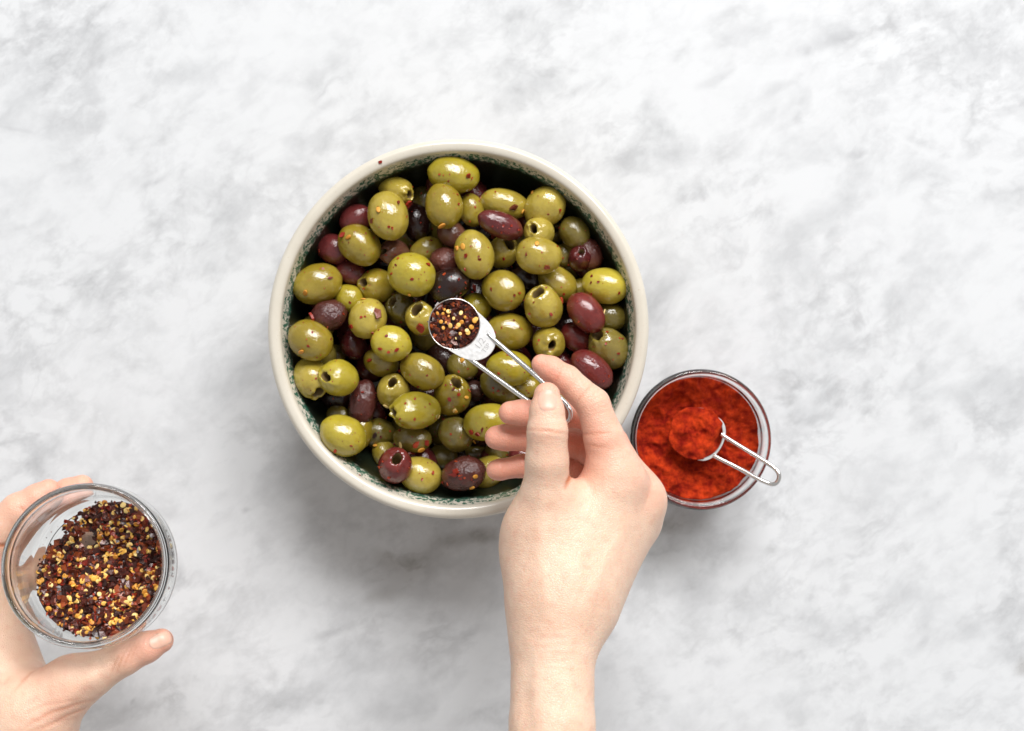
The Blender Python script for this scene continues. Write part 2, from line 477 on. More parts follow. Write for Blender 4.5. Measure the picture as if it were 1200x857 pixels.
def olive_mesh(variant, hole, wrinkled):
    """unit olive, long axis X, the pit-hole end at +X; returns body mesh, cavity mesh or None"""
    n, m = 40, 26
    seed = Vector((variant * 7.3, variant * 3.1, 11.7))
    t0 = (0.33, 0.40, 0.29, 0.44, 0.36, 0.31)[variant % 6] if hole else 0.0
    prof = []
    for i in range(m + 1):
        t = t0 + (math.pi - t0) * i / m
        x, r = math.cos(t), math.sin(t) ** 0.94 if 0 < t < math.pi - 1e-6 else 0.0
        if not hole and t < 0.55: x += 0.045 * (1 - t / 0.55) ** 2
        if t > math.pi - 0.5: x -= 0.03 * (1 - (math.pi - t) / 0.5) ** 2
        r *= 1 + [0.05, -0.05, 0.0, 0.07, -0.03, 0.02][variant % 6] * math.cos(t)
        prof.append((x, r))
    if hole:
        x0, r0 = prof[0]
        prof = [(x0 - 0.07, r0 * 0.78), (x0 - 0.02, r0 * 0.83), (x0 + 0.002, r0 * 0.91)] + prof[1:]

    def bend(p):
        v = Vector(p)
        d = 0.055 * mnoise.noise(v * 1.1 + seed) + 0.018 * mnoise.noise(v * 2.7 + seed)
        if wrinkled:
            d += 0.085 * (abs(mnoise.noise(v * 2.4 + seed)) - 0.25) + 0.03 * mnoise.noise(v * 6 + seed)
        v = v * (1 + d)
        if hole:      # the punched end is never quite round
            w = max(0, v.x - 0.55) / 0.45
            sq = 1 + w * (0.30 if variant % 2 else -0.22)
            v.y *= sq; v.z /= sq
            v.x += w * 0.14 * mnoise.noise(Vector((v.y * 4, v.z * 4, variant * 2.0)))
            jag = 1 + 0.16 * w * mnoise.noise(Vector((math.atan2(v.z, v.y) * 1.7, variant * 3.0, 0)))
            v.y *= jag; v.z *= jag
        return v

    verts, faces, rows = [], [], []
    for x, r in prof:
        if r < 1e-6:
            rows.append([len(verts)]); verts.append(bend((x, 0, 0)))
        else:
            rows.append(list(range(len(verts), len(verts) + n)))
            verts += [bend((x, r * math.cos(2 * math.pi * k / n), r * math.sin(2 * math.pi * k / n))) for k in range(n)]
    for A, B in zip(rows[:-1], rows[1:]):
        for k in range(n):
            k2 = (k + 1) % n
            if len(A) == 1: faces.append((A[0], B[k], B[k2]))
            elif len(B) == 1: faces.append((A[k2], A[k], B[0]))
            else: faces.append((A[k2], A[k], B[k], B[k2]))
    body = mesh('olive', verts, faces)
    body.shade_smooth()
    cav = None
    if hole:
        x0, r0 = prof[0]
        cp = [(x0, r0), (x0 - 0.12, r0 * 0.86), (x0 - 0.4, r0 * 0.85), (x0 - 0.8, r0 * 0.78), (x0 - 1.0, r0 * 0.4), (x0 - 1.03, 0)]
        v2, f2, rw = [], [], []
        for x, r in cp:
            if r < 1e-6: rw.append([len(v2)]); v2.append(bend((x, 0, 0)))
            else:
                rw.append(list(range(len(v2), len(v2) + n)))
                v2 += [bend((x, r * math.cos(2 * math.pi * k / n), r * math.sin(2 * math.pi * k / n))) for k in range(n)]
        for A, B in zip(rw[:-1], rw[1:]):
            for k in range(n):
                k2 = (k + 1) % n
                if len(B) == 1: f2.append((A[k], A[k2], B[0]))
                else: f2.append((A[k], A[k2], B[k2], B[k]))
        cav = mesh('pit_hole', v2, f2)
        cav.materials.append(FLESH)
        cav.shade_smooth()
    return body, cav


PROTO = {}


def olive_data(key, variant, hole):
    k = (key, variant, hole)
    if k not in PROTO:
        b, c = olive_mesh(variant, hole, key == 'w')
        b.materials.append(OM[key])
        PROTO[k] = (b, c)
    return PROTO[k]


CLOCK = ['twelve', 'one', 'two', 'three', 'four', 'five', 'six', 'seven', 'eight', 'nine', 'ten', 'eleven']


def clock(x, y):
    a = math.degrees(math.atan2(x, y)) % 360
    return CLOCK[int((a + 15) // 30) % 12]


def zone(x, y):
    r = math.hypot(x, y)
    return 'near the middle' if r < 0.034 else 'halfway out' if r < 0.066 else 'by the rim'


def build_olives():
    recs = []
    ZL = {-1: 0.042, 0: 0.050, 1: 0.058, 2: 0.065, 3: 0.071}
    for i, (c, cx, cy, a, b, ang, col, lay, hole) in enumerate(OL):
        px, py = OFF[c][0] + cx * K, OFF[c][1] + cy * K
        z = ZL[lay]
        hd = None
        if hole: hd = ((hole[0] - cx) * K, (hole[1] - cy) * K)
        recs.append(dict(px=px, py=py, z=z, z0=z, a=a * K * 1.07, b=b * K * 1.07, ang=ang, col=col, hole=hd, lay=lay))
    for x, y, col in LOW:
        recs.append(dict(fix=Vector((BC.x + x, BC.y + y, 0.031 + 0.12 * (x * x + y * y) / 0.074)), z=0.031, z0=0.031, a=23.5, b=19, ang=_r.uniform(0, 180),
                         col=col, hole=None, lay=-2))
    # dark ones tucked against the wall wherever the ring would gape
    for k in range(64):
        t = 2 * math.pi * k / 64
        for rad, zz in ((0.0850, 0.053), (0.0785, 0.047), (0.0710, 0.042)):
            p = Vector((BC.x + rad * math.cos(t), BC.y + rad * math.sin(t), zz))
            if all((p - (q['fix'] if 'fix' in q else P(q['px'], q['py'], q['z']))).length > 0.0132 for q in recs):
                recs.append(dict(fix=p, z=zz, z0=zz, a=23, b=18.5, ang=_r.uniform(0, 180), col=_r.choice('dpdgwdp'), hole=None, lay=-2))
    # settle: nudge heights until neighbours hardly cut into each other
    def pos(q):
        return q['fix'].copy() if 'fix' in q else P(q['px'], q['py'], q['z'])
    for q in recs: q['rm'] = pr(0.5 * (q['a'] + q['b']), q['z'])
    for it in range(60):
        pp = [pos(q) for q in recs]
        for i in range(len(recs)):
            for j in range(i):
                d = pp[i] - pp[j]
                need = 0.93 * (recs[i]['rm'] + recs[j]['rm'])
                if d.length < need:
                    up, dn = (i, j) if recs[i]['z'] >= recs[j]['z'] else (j, i)
                    hz = math.hypot(d.x, d.y)
                    want = math.sqrt(max(need * need - hz * hz, 0))
                    gap = want - abs(d.z)
                    recs[up]['z'] += 0.16 * gap
                    if 'fix' not in recs[dn]: recs[dn]['z'] -= 0.10 * gap
        for q in recs:
            lo = 0.036 if 'fix' not in q else q['fix'].z
            q['z'] = min(max(q['z'], lo), q['z0'] + 0.010, 0.077)
    used = {}
    out = []
    for i, q in enumerate(recs):
        p = pos(q)
        z = p.z
        a, b = pr(q['a'], z), pr(q['b'], z)
        d = Vector((p.x - BC.x, p.y - BC.y))
        lim = wall_r(z) - 0.88 * b + 0.0005
        if d.length > lim:
            d *= lim / d.length
            p.x, p.y = BC.x + d.x, BC.y + d.y
        if q['hole']:
            h = Vector((q['hole'][0], -q['hole'][1]))
            tr = max(q['a'], q['b'] * 1.16)
            s = min(h.length / (tr * 0.97), 0.985)
            h.normalize()
            ax = Vector((h.x * s, h.y * s, math.sqrt(1 - s * s)))
            a = pr(tr, z)
        else:
            t = R(-q['ang'])
            flip = 1 if i % 2 else -1
            tl = R(_r.uniform(-14, 14))
            ax = Vector((math.cos(t) * math.cos(tl) * flip, math.sin(t) * math.cos(tl) * flip, math.sin(tl)))
        body, cav = olive_data(q['col'], i % 6, bool(q['hole']))
        o = bpy.data.objects.new('olive', body)
        COL.objects.link(o)
        rot = ax.to_track_quat('X', 'Z').to_matrix() @ Matrix.Rotation(_r.uniform(0, 6.28), 3, 'X')
        o.matrix_world = Matrix.LocRotScale(p, rot.to_quaternion(), Vector((a, b, b)))
        if cav:
            k = bpy.data.objects.new('pit_hole', cav)
            COL.objects.link(k)
            k.parent = o
        dx, dy = p.x - BC.x, p.y - BC.y
        word = COLOURS[q['col']][3]
        size = 'large ' if b > 0.0108 and q['lay'] > 0 else 'small ' if b < 0.0078 else ''
        deep = ' deep' if q['lay'] < 0 else ''
        h = ' showing its pit hole' if q['hole'] else ''
        where = (zone(dx, dy) + ' toward ' + clock(dx, dy) + " o'clock") if math.hypot(dx, dy) > 0.014 else 'at the very middle of the heap'
        lab = f"{size}{word} olive{h},{deep} {where}"
        out.append((o, lab, math.hypot(dx, dy)))
        q['o'] = o
    for (o, lab, r), q in zip(out, recs): tag(o, lab, 'olive', OLIVE_GROUP)
    return recs, out


def label_olives(recs, out):
    """once everything stands: drop the lowest ones nothing shows of, and tell look-alikes apart"""
    bpy.context.view_layer.update()
    dg = bpy.context.evaluated_depsgraph_get()
    org = Vector((0, 0, CAM_H))
    seen = {}
    for py in range(160, 612, 2):
        for px in range(312, 764, 2):
            ok, loc, nrm, _, ob, _m = SC.ray_cast(dg, org, (P(px, py, 0) - org).normalized())
            if ok:
                nm = (ob.parent or ob).name
                seen[nm] = seen.get(nm, 0) + 1
    by = {}
    for (o, lab, r), q in zip(out, recs):
        if not seen.get(o.name):
            if q['lay'] < 0:
                for c in list(o.children): bpy.data.objects.remove(c)
                bpy.data.objects.remove(o)
            else:
                by.setdefault(lab + ', under the hand', []).append((r, o))
                o['label'] = lab + ', under the hand'
            continue
        by.setdefault(lab, []).append((r, o))
    NW = {2: ['inner', 'outer'], 3: ['innermost', 'middle', 'outermost'], 4: ['innermost', 'second in', 'third in', 'outermost']}
    for lab, lst in by.items():
        lst.sort(key=lambda t: t[0])
        for k, (r, o) in enumerate(lst):
            if len(lst) > 1: o['label'] = lab + f", {NW[len(lst)][k]} of {['', '', 'two', 'three', 'four'][len(lst)]}"


RECS, OLIVES = build_olives()

# ------------------------------------------------------------------ chilli: flakes and seeds
def chilli_mat(name, c1, c2, c3, rough=0.42, sss=0.0):
    T = NT(name)
    a = T.n('ShaderNodeAttribute', attribute_name='shade').outputs['Fac']
    col = T.ramp(a, [(0.0, c1), (0.55, c2), (1.0, c3)])
    T.set(col=col, rough=rough, spec=0.5)
    if sss: T.set(sss=sss, sss_scale=0.001)
    T.bump(T.noise(T.coord(), 900, 3), 0.25, 0.0004)
    return T.m


FLAKE_DARK = chilli_mat('dark_chilli_skin', (0.026, 0.009, 0.007), (0.10, 0.019, 0.011), (0.34, 0.070, 0.018), 0.28)
FLAKE_RED = chilli_mat('red_chilli_skin', (0.16, 0.012, 0.006), (0.30, 0.022, 0.008), (0.42, 0.06, 0.012), 0.35)
SEED = chilli_mat('chilli_seed_husk', (0.62, 0.23, 0.025), (0.85, 0.46, 0.07), (0.90, 0.68, 0.27), 0.4)


class Chips:
    """collects little chips and seeds into one mesh"""
    def __init__(self): self.v, self.f, self.s = [], [], []

    def chip(self, M, r, rng, shade, fat=0.16):
        n = rng.choice((4, 5, 5, 6))
        base = len(self.v)
        curl = rng.uniform(-0.5, 0.9)
        asp = rng.uniform(0.5, 1.0)
        ring = []
        for k in range(n):
            a = 2 * math.pi * (k + rng.uniform(-.3, .3)) / n
            q = r * rng.uniform(0.65, 1.1)
            x, y = q * math.cos(a), q * asp * math.sin(a)
            ring.append((x, y, curl * x * x / r))
        th = r * fat
        for (x, y, z) in ring: self.v.append(M @ Vector((x, y, z + th)))
        for (x, y, z) in ring: self.v.append(M @ Vector((x, y, z - th)))
        self.v.append(M @ Vector((0, 0, th * 1.2)))
        self.v.append(M @ Vector((0, 0, -th)))
        for k in range(n):
            k2 = (k + 1) % n
            self.f.append((base + k, base + k2, base + 2 * n))
            self.f.append((base + n + k2, base + n + k, base + 2 * n + 1))
            self.f.append((base + k2, base + k, base + n + k, base + n + k2))
        self.s += [shade] * (2 * n + 2)

    def seed(self, M, r, rng, shade):
        n, base = 10, len(self.v)
        asp = rng.uniform(0.72, 1.0)
        for (q, z) in ((0.55, 0.24), (0.92, 0.15), (1.0, 0.0), (0.8, -0.18)):
            for k in range(n):
                a = 2 * math.pi * k / n
                rr = r * q * (1 + 0.14 * math.cos(a))
                self.v.append(M @ Vector((rr * math.cos(a), rr * asp * math.sin(a), r * z)))
        self.v.append(M @ Vector((0, 0, r * 0.20)))
        self.v.append(M @ Vector((0, 0, -r * 0.22)))
        for k in range(n):
            k2 = (k + 1) % n
            self.f.append((base + k, base + k2, base + 4 * n))
            for j in range(3):
                self.f.append((base + j * n + k2, base + j * n + k, base + (j + 1) * n + k, base + (j + 1) * n + k2))
            self.f.append((base + 3 * n + k2, base + 3 * n + k, base + 4 * n + 1))
        self.s += [shade] * (4 * n + 2)

    def build(self, name, mat, smooth=False):
        me = mesh(name, self.v, self.f)
        at = me.attributes.new('shade', 'FLOAT', 'POINT')
        at.data.foreach_set('value', np.array(self.s, dtype=np.float32))
        return link(name, me, mat, smooth=smooth)


def frame_at(p, nrm, rng, tilt=0.0):
    n = Vector(nrm).normalized()
    if tilt:
        n = (n + Vector((rng.gauss(0, tilt), rng.gauss(0, tilt), rng.gauss(0, tilt * .4)))).normalized()
    q = n.to_track_quat('Z', 'X').to_matrix().to_4x4()
    return Matrix.Translation(p) @ q @ Matrix.Rotation(rng.uniform(0, 6.283), 4, 'Z')


FLK = {1: [(507, 112, 'r', 11), (498, 322, 'y', 15), (582, 290, 'r', 14), (625, 292, 'r', 22), (470, 366, 'd', 14), (366, 442, 'y', 17), (343, 430, 'r', 15),
           (180, 680, 'y', 17), (285, 620, 'r', 14), (776, 386, 'y', 18), (632, 690, 'y', 13), (716, 560, 'r', 15), (430, 712, 'y', 13), (212, 792, 'r', 22),
           (490, 776, 'd', 32), (380, 830, 'r', 15), (680, 833, 'r', 24), (843, 487, 'y', 11)],
       2: [(68, 172, 'r', 17), (495, 258, 'y', 13), (266, 310, 'd', 26), (306, 328, 'y', 14), (350, 245, 'y', 10), (20, 487, 'y', 12), (48, 484, 'y', 14),
           (60, 520, 'r', 11), (370, 468, 'y', 12), (325, 515, 'r', 11), (412, 570, 'd', 18), (176, 437, 'r', 15), (225, 535, 'r', 11), (476, 716, 'r', 18),
           (430, 775, 'r', 11), (95, 662, 'r', 20), (662, 765, 'y', 12), (290, 408, 'r', 13), (55, 580, 'r', 10)],
       3: [(160, 120, 'y', 17), (380, 12, 'r', 13), (505, 108, 'r', 12), (576, 112, 'r', 12), (460, 156, 'r', 16), (530, 356, 'y', 15), (830, 378, 'y', 12),
           (808, 330, 'r', 13), (826, 285, 'r', 11), (415, 657, 'r', 22), (310, 553, 'r', 14), (485, 532, 'y', 14), (595, 525, 'y', 14), (680, 548, 'y', 17),
           (660, 528, 'r', 22), (482, 484, 'd', 16), (760, 404, 'y', 10), (830, 655, 'r', 22), (735, 650, 'r', 12), (640, 560, 'r', 18), (705, 520, 'r', 16)],
       4: [(10, 375, 'y', 12), (92, 507, 'y', 15), (84, 470, 'r', 16), (62, 320, 'y', 12), (20, 645, 'r', 20), (100, 665, 'y', 16), (88, 712, 'y', 14),
           (130, 460, 'r', 14), (40, 160, 'y', 14), (112, 480, 'r', 13)]}


def build_loose_chilli():
    bpy.context.view_layer.update()
    dg = bpy.context.evaluated_depsgraph_get()
    rng = random.Random(11)
    org = Vector((0, 0, CAM_H))
    protos = {}
    for kind, mat in (('r', FLAKE_RED), ('d', FLAKE_DARK), ('y', SEED)):
        for v in range(5):
            c = Chips()
            if kind == 'y': c.seed(Matrix(), 1.0, rng, rng.random())
            else: c.chip(Matrix(), 1.0, rng, rng.random(), 0.24)
            me = mesh('chilli_piece', c.v, c.f)
            at = me.attributes.new('shade', 'FLOAT', 'POINT')
            at.data.foreach_set('value', np.array(c.s, dtype=np.float32))
            me.materials.append(mat)
            if kind == 'y': me.shade_smooth()
            protos[kind, v] = me
    found = []
    for c, lst in FLK.items():
        for (cx, cy, kind, s) in lst:
            px, py = OFF[c][0] + cx * K, OFF[c][1] + cy * K
            ok, loc, nrm, _, ob, _m = SC.ray_cast(dg, org, (P(px, py, 0) - org).normalized())
            if not ok or loc.z < 0.02: continue
            r = pr(s * K, loc.z)
            o = bpy.data.objects.new('chilli_seed' if kind == 'y' else 'chilli_flake', protos[kind, rng.randrange(5)])
            COL.objects.link(o)
            M = frame_at(loc + nrm * r * 0.22, nrm, rng, 0.25)
            o.matrix_world = M @ Matrix.Diagonal((r * 1.15, r * rng.uniform(.6, 1.0), r, 1))
            base = ob.parent if ob.parent else ob
            if base.name.startswith('serving_bowl'):
                d = loc - BC
                lab = f"{'yellow chilli seed' if kind == 'y' else 'red chilli flake'} stuck on the bowl's pale rim at {clock(d.x, d.y)} o'clock"
            else:
                d = loc - BC
                l0 = base.get('label', '')
                colw = next((w for w in sorted((x[3] for x in COLOURS.values()), key=len, reverse=True) if w in l0), '')
                nm = {'y': 'yellow chilli seed', 'r': 'red chilli flake', 'd': 'dark chilli flake'}[kind]
                hole = 'pitted ' if 'pit hole' in l0 else ''
                lab = f"{nm} on {hole}{colw} olive, {zone(d.x, d.y)} toward {clock(d.x, d.y)} o'clock"
            found.append((lab, (loc - BC).length, s, o, 'chilli seed' if kind == 'y' else 'chilli flake'))
    by = {}
    for f in found: by.setdefault(f[0], []).append(f)
    NW = {2: ['inner', 'outer'], 3: ['innermost', 'middle', 'outermost'], 4: ['innermost', 'second in', 'third in', 'outermost']}
    for lab, lst in by.items():
        lst.sort(key=lambda t: t[1])
        for k, f in enumerate(lst):
            l2 = lab if len(lst) == 1 else NW[len(lst)][k] + ' ' + lab
            tag(f[3], l2, f[4], 'chilli sprinkled on the olives')
    # crumbs too small to pick apart
    cr = Chips()
    for _ in range(600):
        a, q = rng.uniform(0, 6.283), 0.094 * math.sqrt(rng.random())
        tgt = Vector((BC.x + q * math.cos(a), BC.y + q * math.sin(a), 0.06))
        ok, loc, nrm, _, ob, _m = SC.ray_cast(dg, org, (tgt - org).normalized())
        if not ok or not ob.name.startswith('olive'): continue
        r = 0.00035 + 0.0009 * rng.random() ** 2
        cr.chip(frame_at(loc + nrm * r * 0.1, nrm, rng, 0.2), r, rng, rng.random())
    o = cr.build('chilli_crumbs', FLAKE_RED)
    tag(o, 'tiny red chilli crumbs sprinkled over the olives in the bowl', 'chilli', kind='stuff')


build_loose_chilli()

# ------------------------------------------------------------------ glass jars
def glass():
    T = NT('clear_jar_glass')
    T.set(col=(0.975, 0.99, 0.98), rough=0.0, ior=1.40, trans=1.0, spec=0.5)
    return T.m


GLASS = glass()
LIP = [(0.0406, 0.0503), (0.0406, 0.0532), (0.0400, 0.0552), (0.0390, 0.0558), (0.0380, 0.0556), (0.0373, 0.0545), (0.0371, 0.0520)]
JAR_BELLY = smooth_prof([(0.0, 0.0016), (0.028, 0.0014), (0.0315, 0.0), (0.0355, 0.0012), (0.0385, 0.006), (0.0405, 0.016), (0.0416, 0.027),
                         (0.0415, 0.037), (0.0409, 0.044), (0.0403, 0.0475), (0.0402, 0.0488)] + LIP + [(0.0373, 0.0470), (0.0381, 0.041), (0.0387, 0.034),
                         (0.0386, 0.026), (0.0374, 0.015), (0.0356, 0.0090), (0.0328, 0.0064), (0.020, 0.0060), (0.0, 0.0060)], 4)
LIP_SLIM = [(0.0392, 0.0497), (0.0402, 0.0507), (0.0405, 0.0528), (0.0400, 0.0546), (0.0390, 0.0554), (0.0380, 0.0553), (0.0372, 0.0544), (0.0368, 0.0522)]
JAR_SLIM = smooth_prof([(0.0, 0.0016), (0.026, 0.0014), (0.029, 0.0), (0.0325, 0.0012), (0.0350, 0.005), (0.0364, 0.014), (0.0374, 0.026),
                        (0.0381, 0.038), (0.0384, 0.0475)] + LIP_SLIM + [(0.0364, 0.0470), (0.0360, 0.038), (0.0353, 0.026), (0.0342, 0.014), (0.0322, 0.0080),
                        (0.0295, 0.0062), (0.018, 0.0058), (0.0, 0.0058)], 4)


def jar_in(z, pts=((0.0328, 0.0064), (0.0356, 0.0090), (0.0374, 0.015), (0.0386, 0.026), (0.0387, 0.034), (0.0381, 0.041), (0.0373, 0.047), (0.0371, 0.052))):
    if z <= pts[0][1]: return pts[0][0]
    for (r0, z0), (r1, z1) in zip(pts[:-1], pts[1:]):
        if z <= z1: return r0 + (r1 - r0) * (z - z0) / (z1 - z0)
    return pts[-1][0]


SLIM_IN = ((0.0295, 0.0062), (0.0322, 0.0080), (0.0342, 0.014), (0.0353, 0.026), (0.0360, 0.038), (0.0364, 0.047))
jar = link('glass_jar', lathe('glass_jar', JAR_SLIM, 128), GLASS)
jp = P(821.5, 515.5, 0.055)
jar.location = (jp.x, jp.y, 0.0003)
tag(jar, 'small clear glass jar of red paprika standing on the marble beside the bowl', 'jar', 'small round glass jars')

jar2 = link('glass_jar', lathe('glass_jar', JAR_BELLY, 128), GLASS)
J2 = P(99.5, 662.5, 0.172)
AX2 = Vector((0.10, 0.15, 1)).normalized()
Q2 = Vector((0, 0, 1)).rotation_difference(AX2)
M2 = Matrix.Translation(J2) @ Q2.to_matrix().to_4x4() @ Matrix.Translation((0, 0, -0.055))
jar2.matrix_world = M2
tag(jar2, 'small clear glass jar of chilli flakes held up in the left hand', 'jar', 'small round glass jars')


# paprika powder
def build_paprika():
    n = 150
    Rr = 0.0358
    verts, faces = [], []
    idx = {}
    z0 = 0.0380
    scx, scy = P(818, 509, 0.06) .x - jp.x, P(818, 509, 0.06).y - jp.y

    def height(x, y):
        v = Vector((x * 60, y * 60, 3.3))
        h = 0.0042 * mnoise.noise(v * 1.1)
        h += 0.0036 * (0.5 - abs(mnoise.noise(v * 2.0 + Vector((4, 1, 0))))) * 1.2
        h += 0.0016 * mnoise.noise(v * 4.3) + 0.0009 * mnoise.noise(v * 9.0) + 0.0005 * mnoise.noise(v * 20.0)
        # scooped hollow round the spoon
        d = math.hypot(x - scx, y - scy)
        h -= 0.0045 * math.exp(-((d - 0.012) / 0.012) ** 2)
        return h

    for i in range(n + 1):
        q = Rr * (i / n)
        m = max(1, int(6.283 * i * 0.9))
        for k in range(m):
            a = 2 * math.pi * k / m
            x, y = q * math.cos(a), q * math.sin(a)
            verts.append((x, y, z0 + height(x, y) - 0.0012 * (i / n) ** 6))
    # triangulate the polar cloud by a regular grid instead: simple and even
    verts, faces, N = [], [], 200
    for i in range(48):
        q = Rr * ((i + 1) / 48)
        for k in range(N):
            a = 2 * math.pi * k / N
            x, y = q * math.cos(a), q * math.sin(a)
            verts.append((x, y, z0 + height(x, y)))
    c = len(verts)
    verts.append((0, 0, z0 + height(0, 0)))
    for k in range(N): faces.append((c, k, (k + 1) % N))
    for i in range(47):
        for k in range(N):
            k2 = (k + 1) % N
            faces.append((i * N + k, (i + 1) * N + k, (i + 1) * N + k2, i * N + k2))
    # the sides and bottom of the powder inside the glass
    prev = 47 * N
    for z in (0.031, 0.022, 0.014, 0.0095, 0.0070):
        r = jar_in(z, SLIM_IN) - 0.0006
        cur = len(verts)
        for k in range(N):
            a = 2 * math.pi * k / N
            verts.append((r * math.cos(a), r * math.sin(a), z))
        for k in range(N):
            k2 = (k + 1) % N
            faces.append((prev + k, cur + k, cur + k2, prev + k2))
        prev = cur
    faces.append(tuple(prev + k for k in range(N - 1, -1, -1)))
    T = NT('paprika_powder')
    co = T.coord()
    nz = T.noise(co, 150, 6, 0.65)
    col = T.mix(T.ramp(nz, [(0.38, 0), (0.66, 1)]), (0.27, 0.012, 0.005), (0.71, 0.060, 0.011))
    T.set(col=col, rough=0.95, spec=0.1)
    T.bump(T.math('ADD', T.noise(co, 600, 5, 0.75), T.math('MULTIPLY', T.noise(co, 2600, 3), 0.8)), 0.9, 0.0011)
    o = link('paprika', mesh('paprika', verts, faces), T.m)
    o.location = jar.location
    tag(o, 'fine brick red paprika powder filling the jar beside the bowl', 'paprika', kind='stuff')
    return T.m


PAPRIKA = build_paprika()


# ------------------------------------------------------------------ measuring spoons
def steel():
    T = NT('polished_steel')
    co = T.coord()
    T.set(col=(0.80, 0.79, 0.77), metal=1.0, rough=T.ramp(T.noise(co, 400, 3), [(0.3, 0.10), (0.8, 0.22)]))
    return T.m


STEEL = steel()


def brushed():
    T = NT('brushed_steel')
    co = T.coord()
    T.set(col=(0.86, 0.855, 0.845), metal=1.0, rough=T.ramp(T.noise(co, 700, 4, 0.7), [(0.3, 0.32), (0.8, 0.48)]))
    T.bump(T.noise(T.mapping(co, rot=(0, 0, 0.6), scale=(1, 8, 1)), 500, 3), 0.08, 0.0003)
    return T.m


BRUSHED = brushed()


def build_spoon(label, c, r, tabdir, handle, hr, depth, tip, tabw, up, group):
    """c: rim centre, r: radius, tabdir: unit vector towards the handle, handle: list of polyline points"""
    t = empty('measuring_spoon', c)
    tag(t, label, 'spoon', group)
    zx = Vector(up).normalized()
    xx = (Vector(tabdir) - zx * Vector(tabdir).dot(zx)).normalized()
    yy = zx.cross(xx)
    M = Matrix((xx, yy, zx)).transposed()
    # cup with a wall thickness
    th = 0.0007
    prof = [(0.0, -depth), (r * .45, -depth * .93), (r * .75, -depth * .68), (r * .92, -depth * .32), (r * .985, -0.0006), (r, 0.0), (r - th * .3, 0.0004), (r - th, 0.0),
            (r * .92 - th, -depth * .32 + th * .2), (r * .75 - th * .8, -depth * .68 + th * .6), (r * .45 - th * .5, -depth * .93 + th * .9), (0.0, -depth + th)]
    me = lathe('cup', smooth_prof(prof, 4), 72)
    me.transform(M.to_4x4())
    link('cup', me, STEEL, t)
    # the tab: a crescent plate from the rim, rounded at the handle end
    out, inn = [], []
    nseg = 28
    a0 = 1.15
    for k in range(nseg + 1):
        u = -1 + 2 * k / nseg
        ang = a0 * u
        inn.append(Vector(((r - 0.0003) * math.cos(ang), (r - 0.0003) * math.sin(ang), 0.0)))
        ex = r * math.cos(a0) + (tip - r * math.cos(a0)) * math.cos(u * math.pi / 2) ** 0.62
        ey = (r * math.sin(a0) * abs(u) ** 1.0 * (1 - tabw) + tabw * r * math.sin(a0) * math.sin(abs(u) * math.pi / 2)) * (1 if u > 0 else -1)
        q = Vector((ex, ey, 0.0))
        mn = r + 0.0002
        if math.hypot(q.x, q.y) < mn: q *= mn / math.hypot(q.x, q.y)
        out.append(q)
    v, f = [], []
    for lst, z in ((inn, 0.0002), (out, 0.0002), (inn, -0.0008), (out, -0.0008)):
        for q in lst: v.append(M @ Vector((q.x, q.y, z)))
    n1 = nseg + 1
    for k in range(nseg):
        f.append((k, n1 + k, n1 + k + 1, k + 1))
        f.append((2 * n1 + k + 1, 3 * n1 + k + 1, 3 * n1 + k, 2 * n1 + k))
        f.append((n1 + k, 3 * n1 + k, 3 * n1 + k + 1, n1 + k + 1))
        f.append((k + 1, 2 * n1 + k + 1, 2 * n1 + k, k))
    me = mesh('handle_tab', v, f)
    o = link('handle_tab', me, BRUSHED, t, smooth=False)
    b = o.modifiers.new('bevel', 'BEVEL'); b.width = 0.0002; b.segments = 2
    me = tube('wire_handle', handle, hr, 14)
    me.transform(Matrix.Translation(-Vector(c)))
    link('wire_handle', me, STEEL, t)
    return t, M


def loop(pts, n=8):
    """Catmull-Rom through 3D points"""
    pts = [Vector(p) for p in pts]
    out = []
    for i in range(len(pts) - 1):
        p0, p1, p2, p3 = pts[max(i - 1, 0)], pts[i], pts[i + 1], pts[min(i + 2, len(pts) - 1)]
        for k in range(n):
            t = k / n
            out.append(0.5 * (2 * p1 + (p2 - p0) * t + (2 * p0 - 5 * p1 + 4 * p2 - p3) * t * t + (3 * p1 - p0 - 3 * p2 + p3) * t ** 3))
    out.append(pts[-1])
    return out


# held spoon
SZ = 0.118
sc_ = P(532.5, 380, SZ)
sr = pr(30.6, SZ)
tdir = (P(572, 410, SZ + 0.001) - sc_).normalized()
hl = loop([P(571.5, 391, SZ), P(577, 396.5, SZ + .0005), P(605, 420.5, SZ + .006), P(634, 446, SZ + .013), P(659, 469, SZ + .019), P(666.5, 478.5, SZ + .021), P(668.5, 486, SZ + .0215), P(666, 493.5, SZ + .021),
           P(658, 496, SZ + .020), P(645, 489, SZ + .018), P(620, 471, SZ + .013), P(585, 445.5, SZ + .006), P(553, 422.5, SZ + .0005), P(547, 418, SZ)])
spoon, SM = build_spoon('steel measuring spoon of chilli flakes held over the olives', sc_, sr, tdir, hl, pr(3.0, SZ), 0.0105, pr(55, SZ), 0.72,
                        Vector((0.0, 0.10, 1)), 'steel measuring spoons')


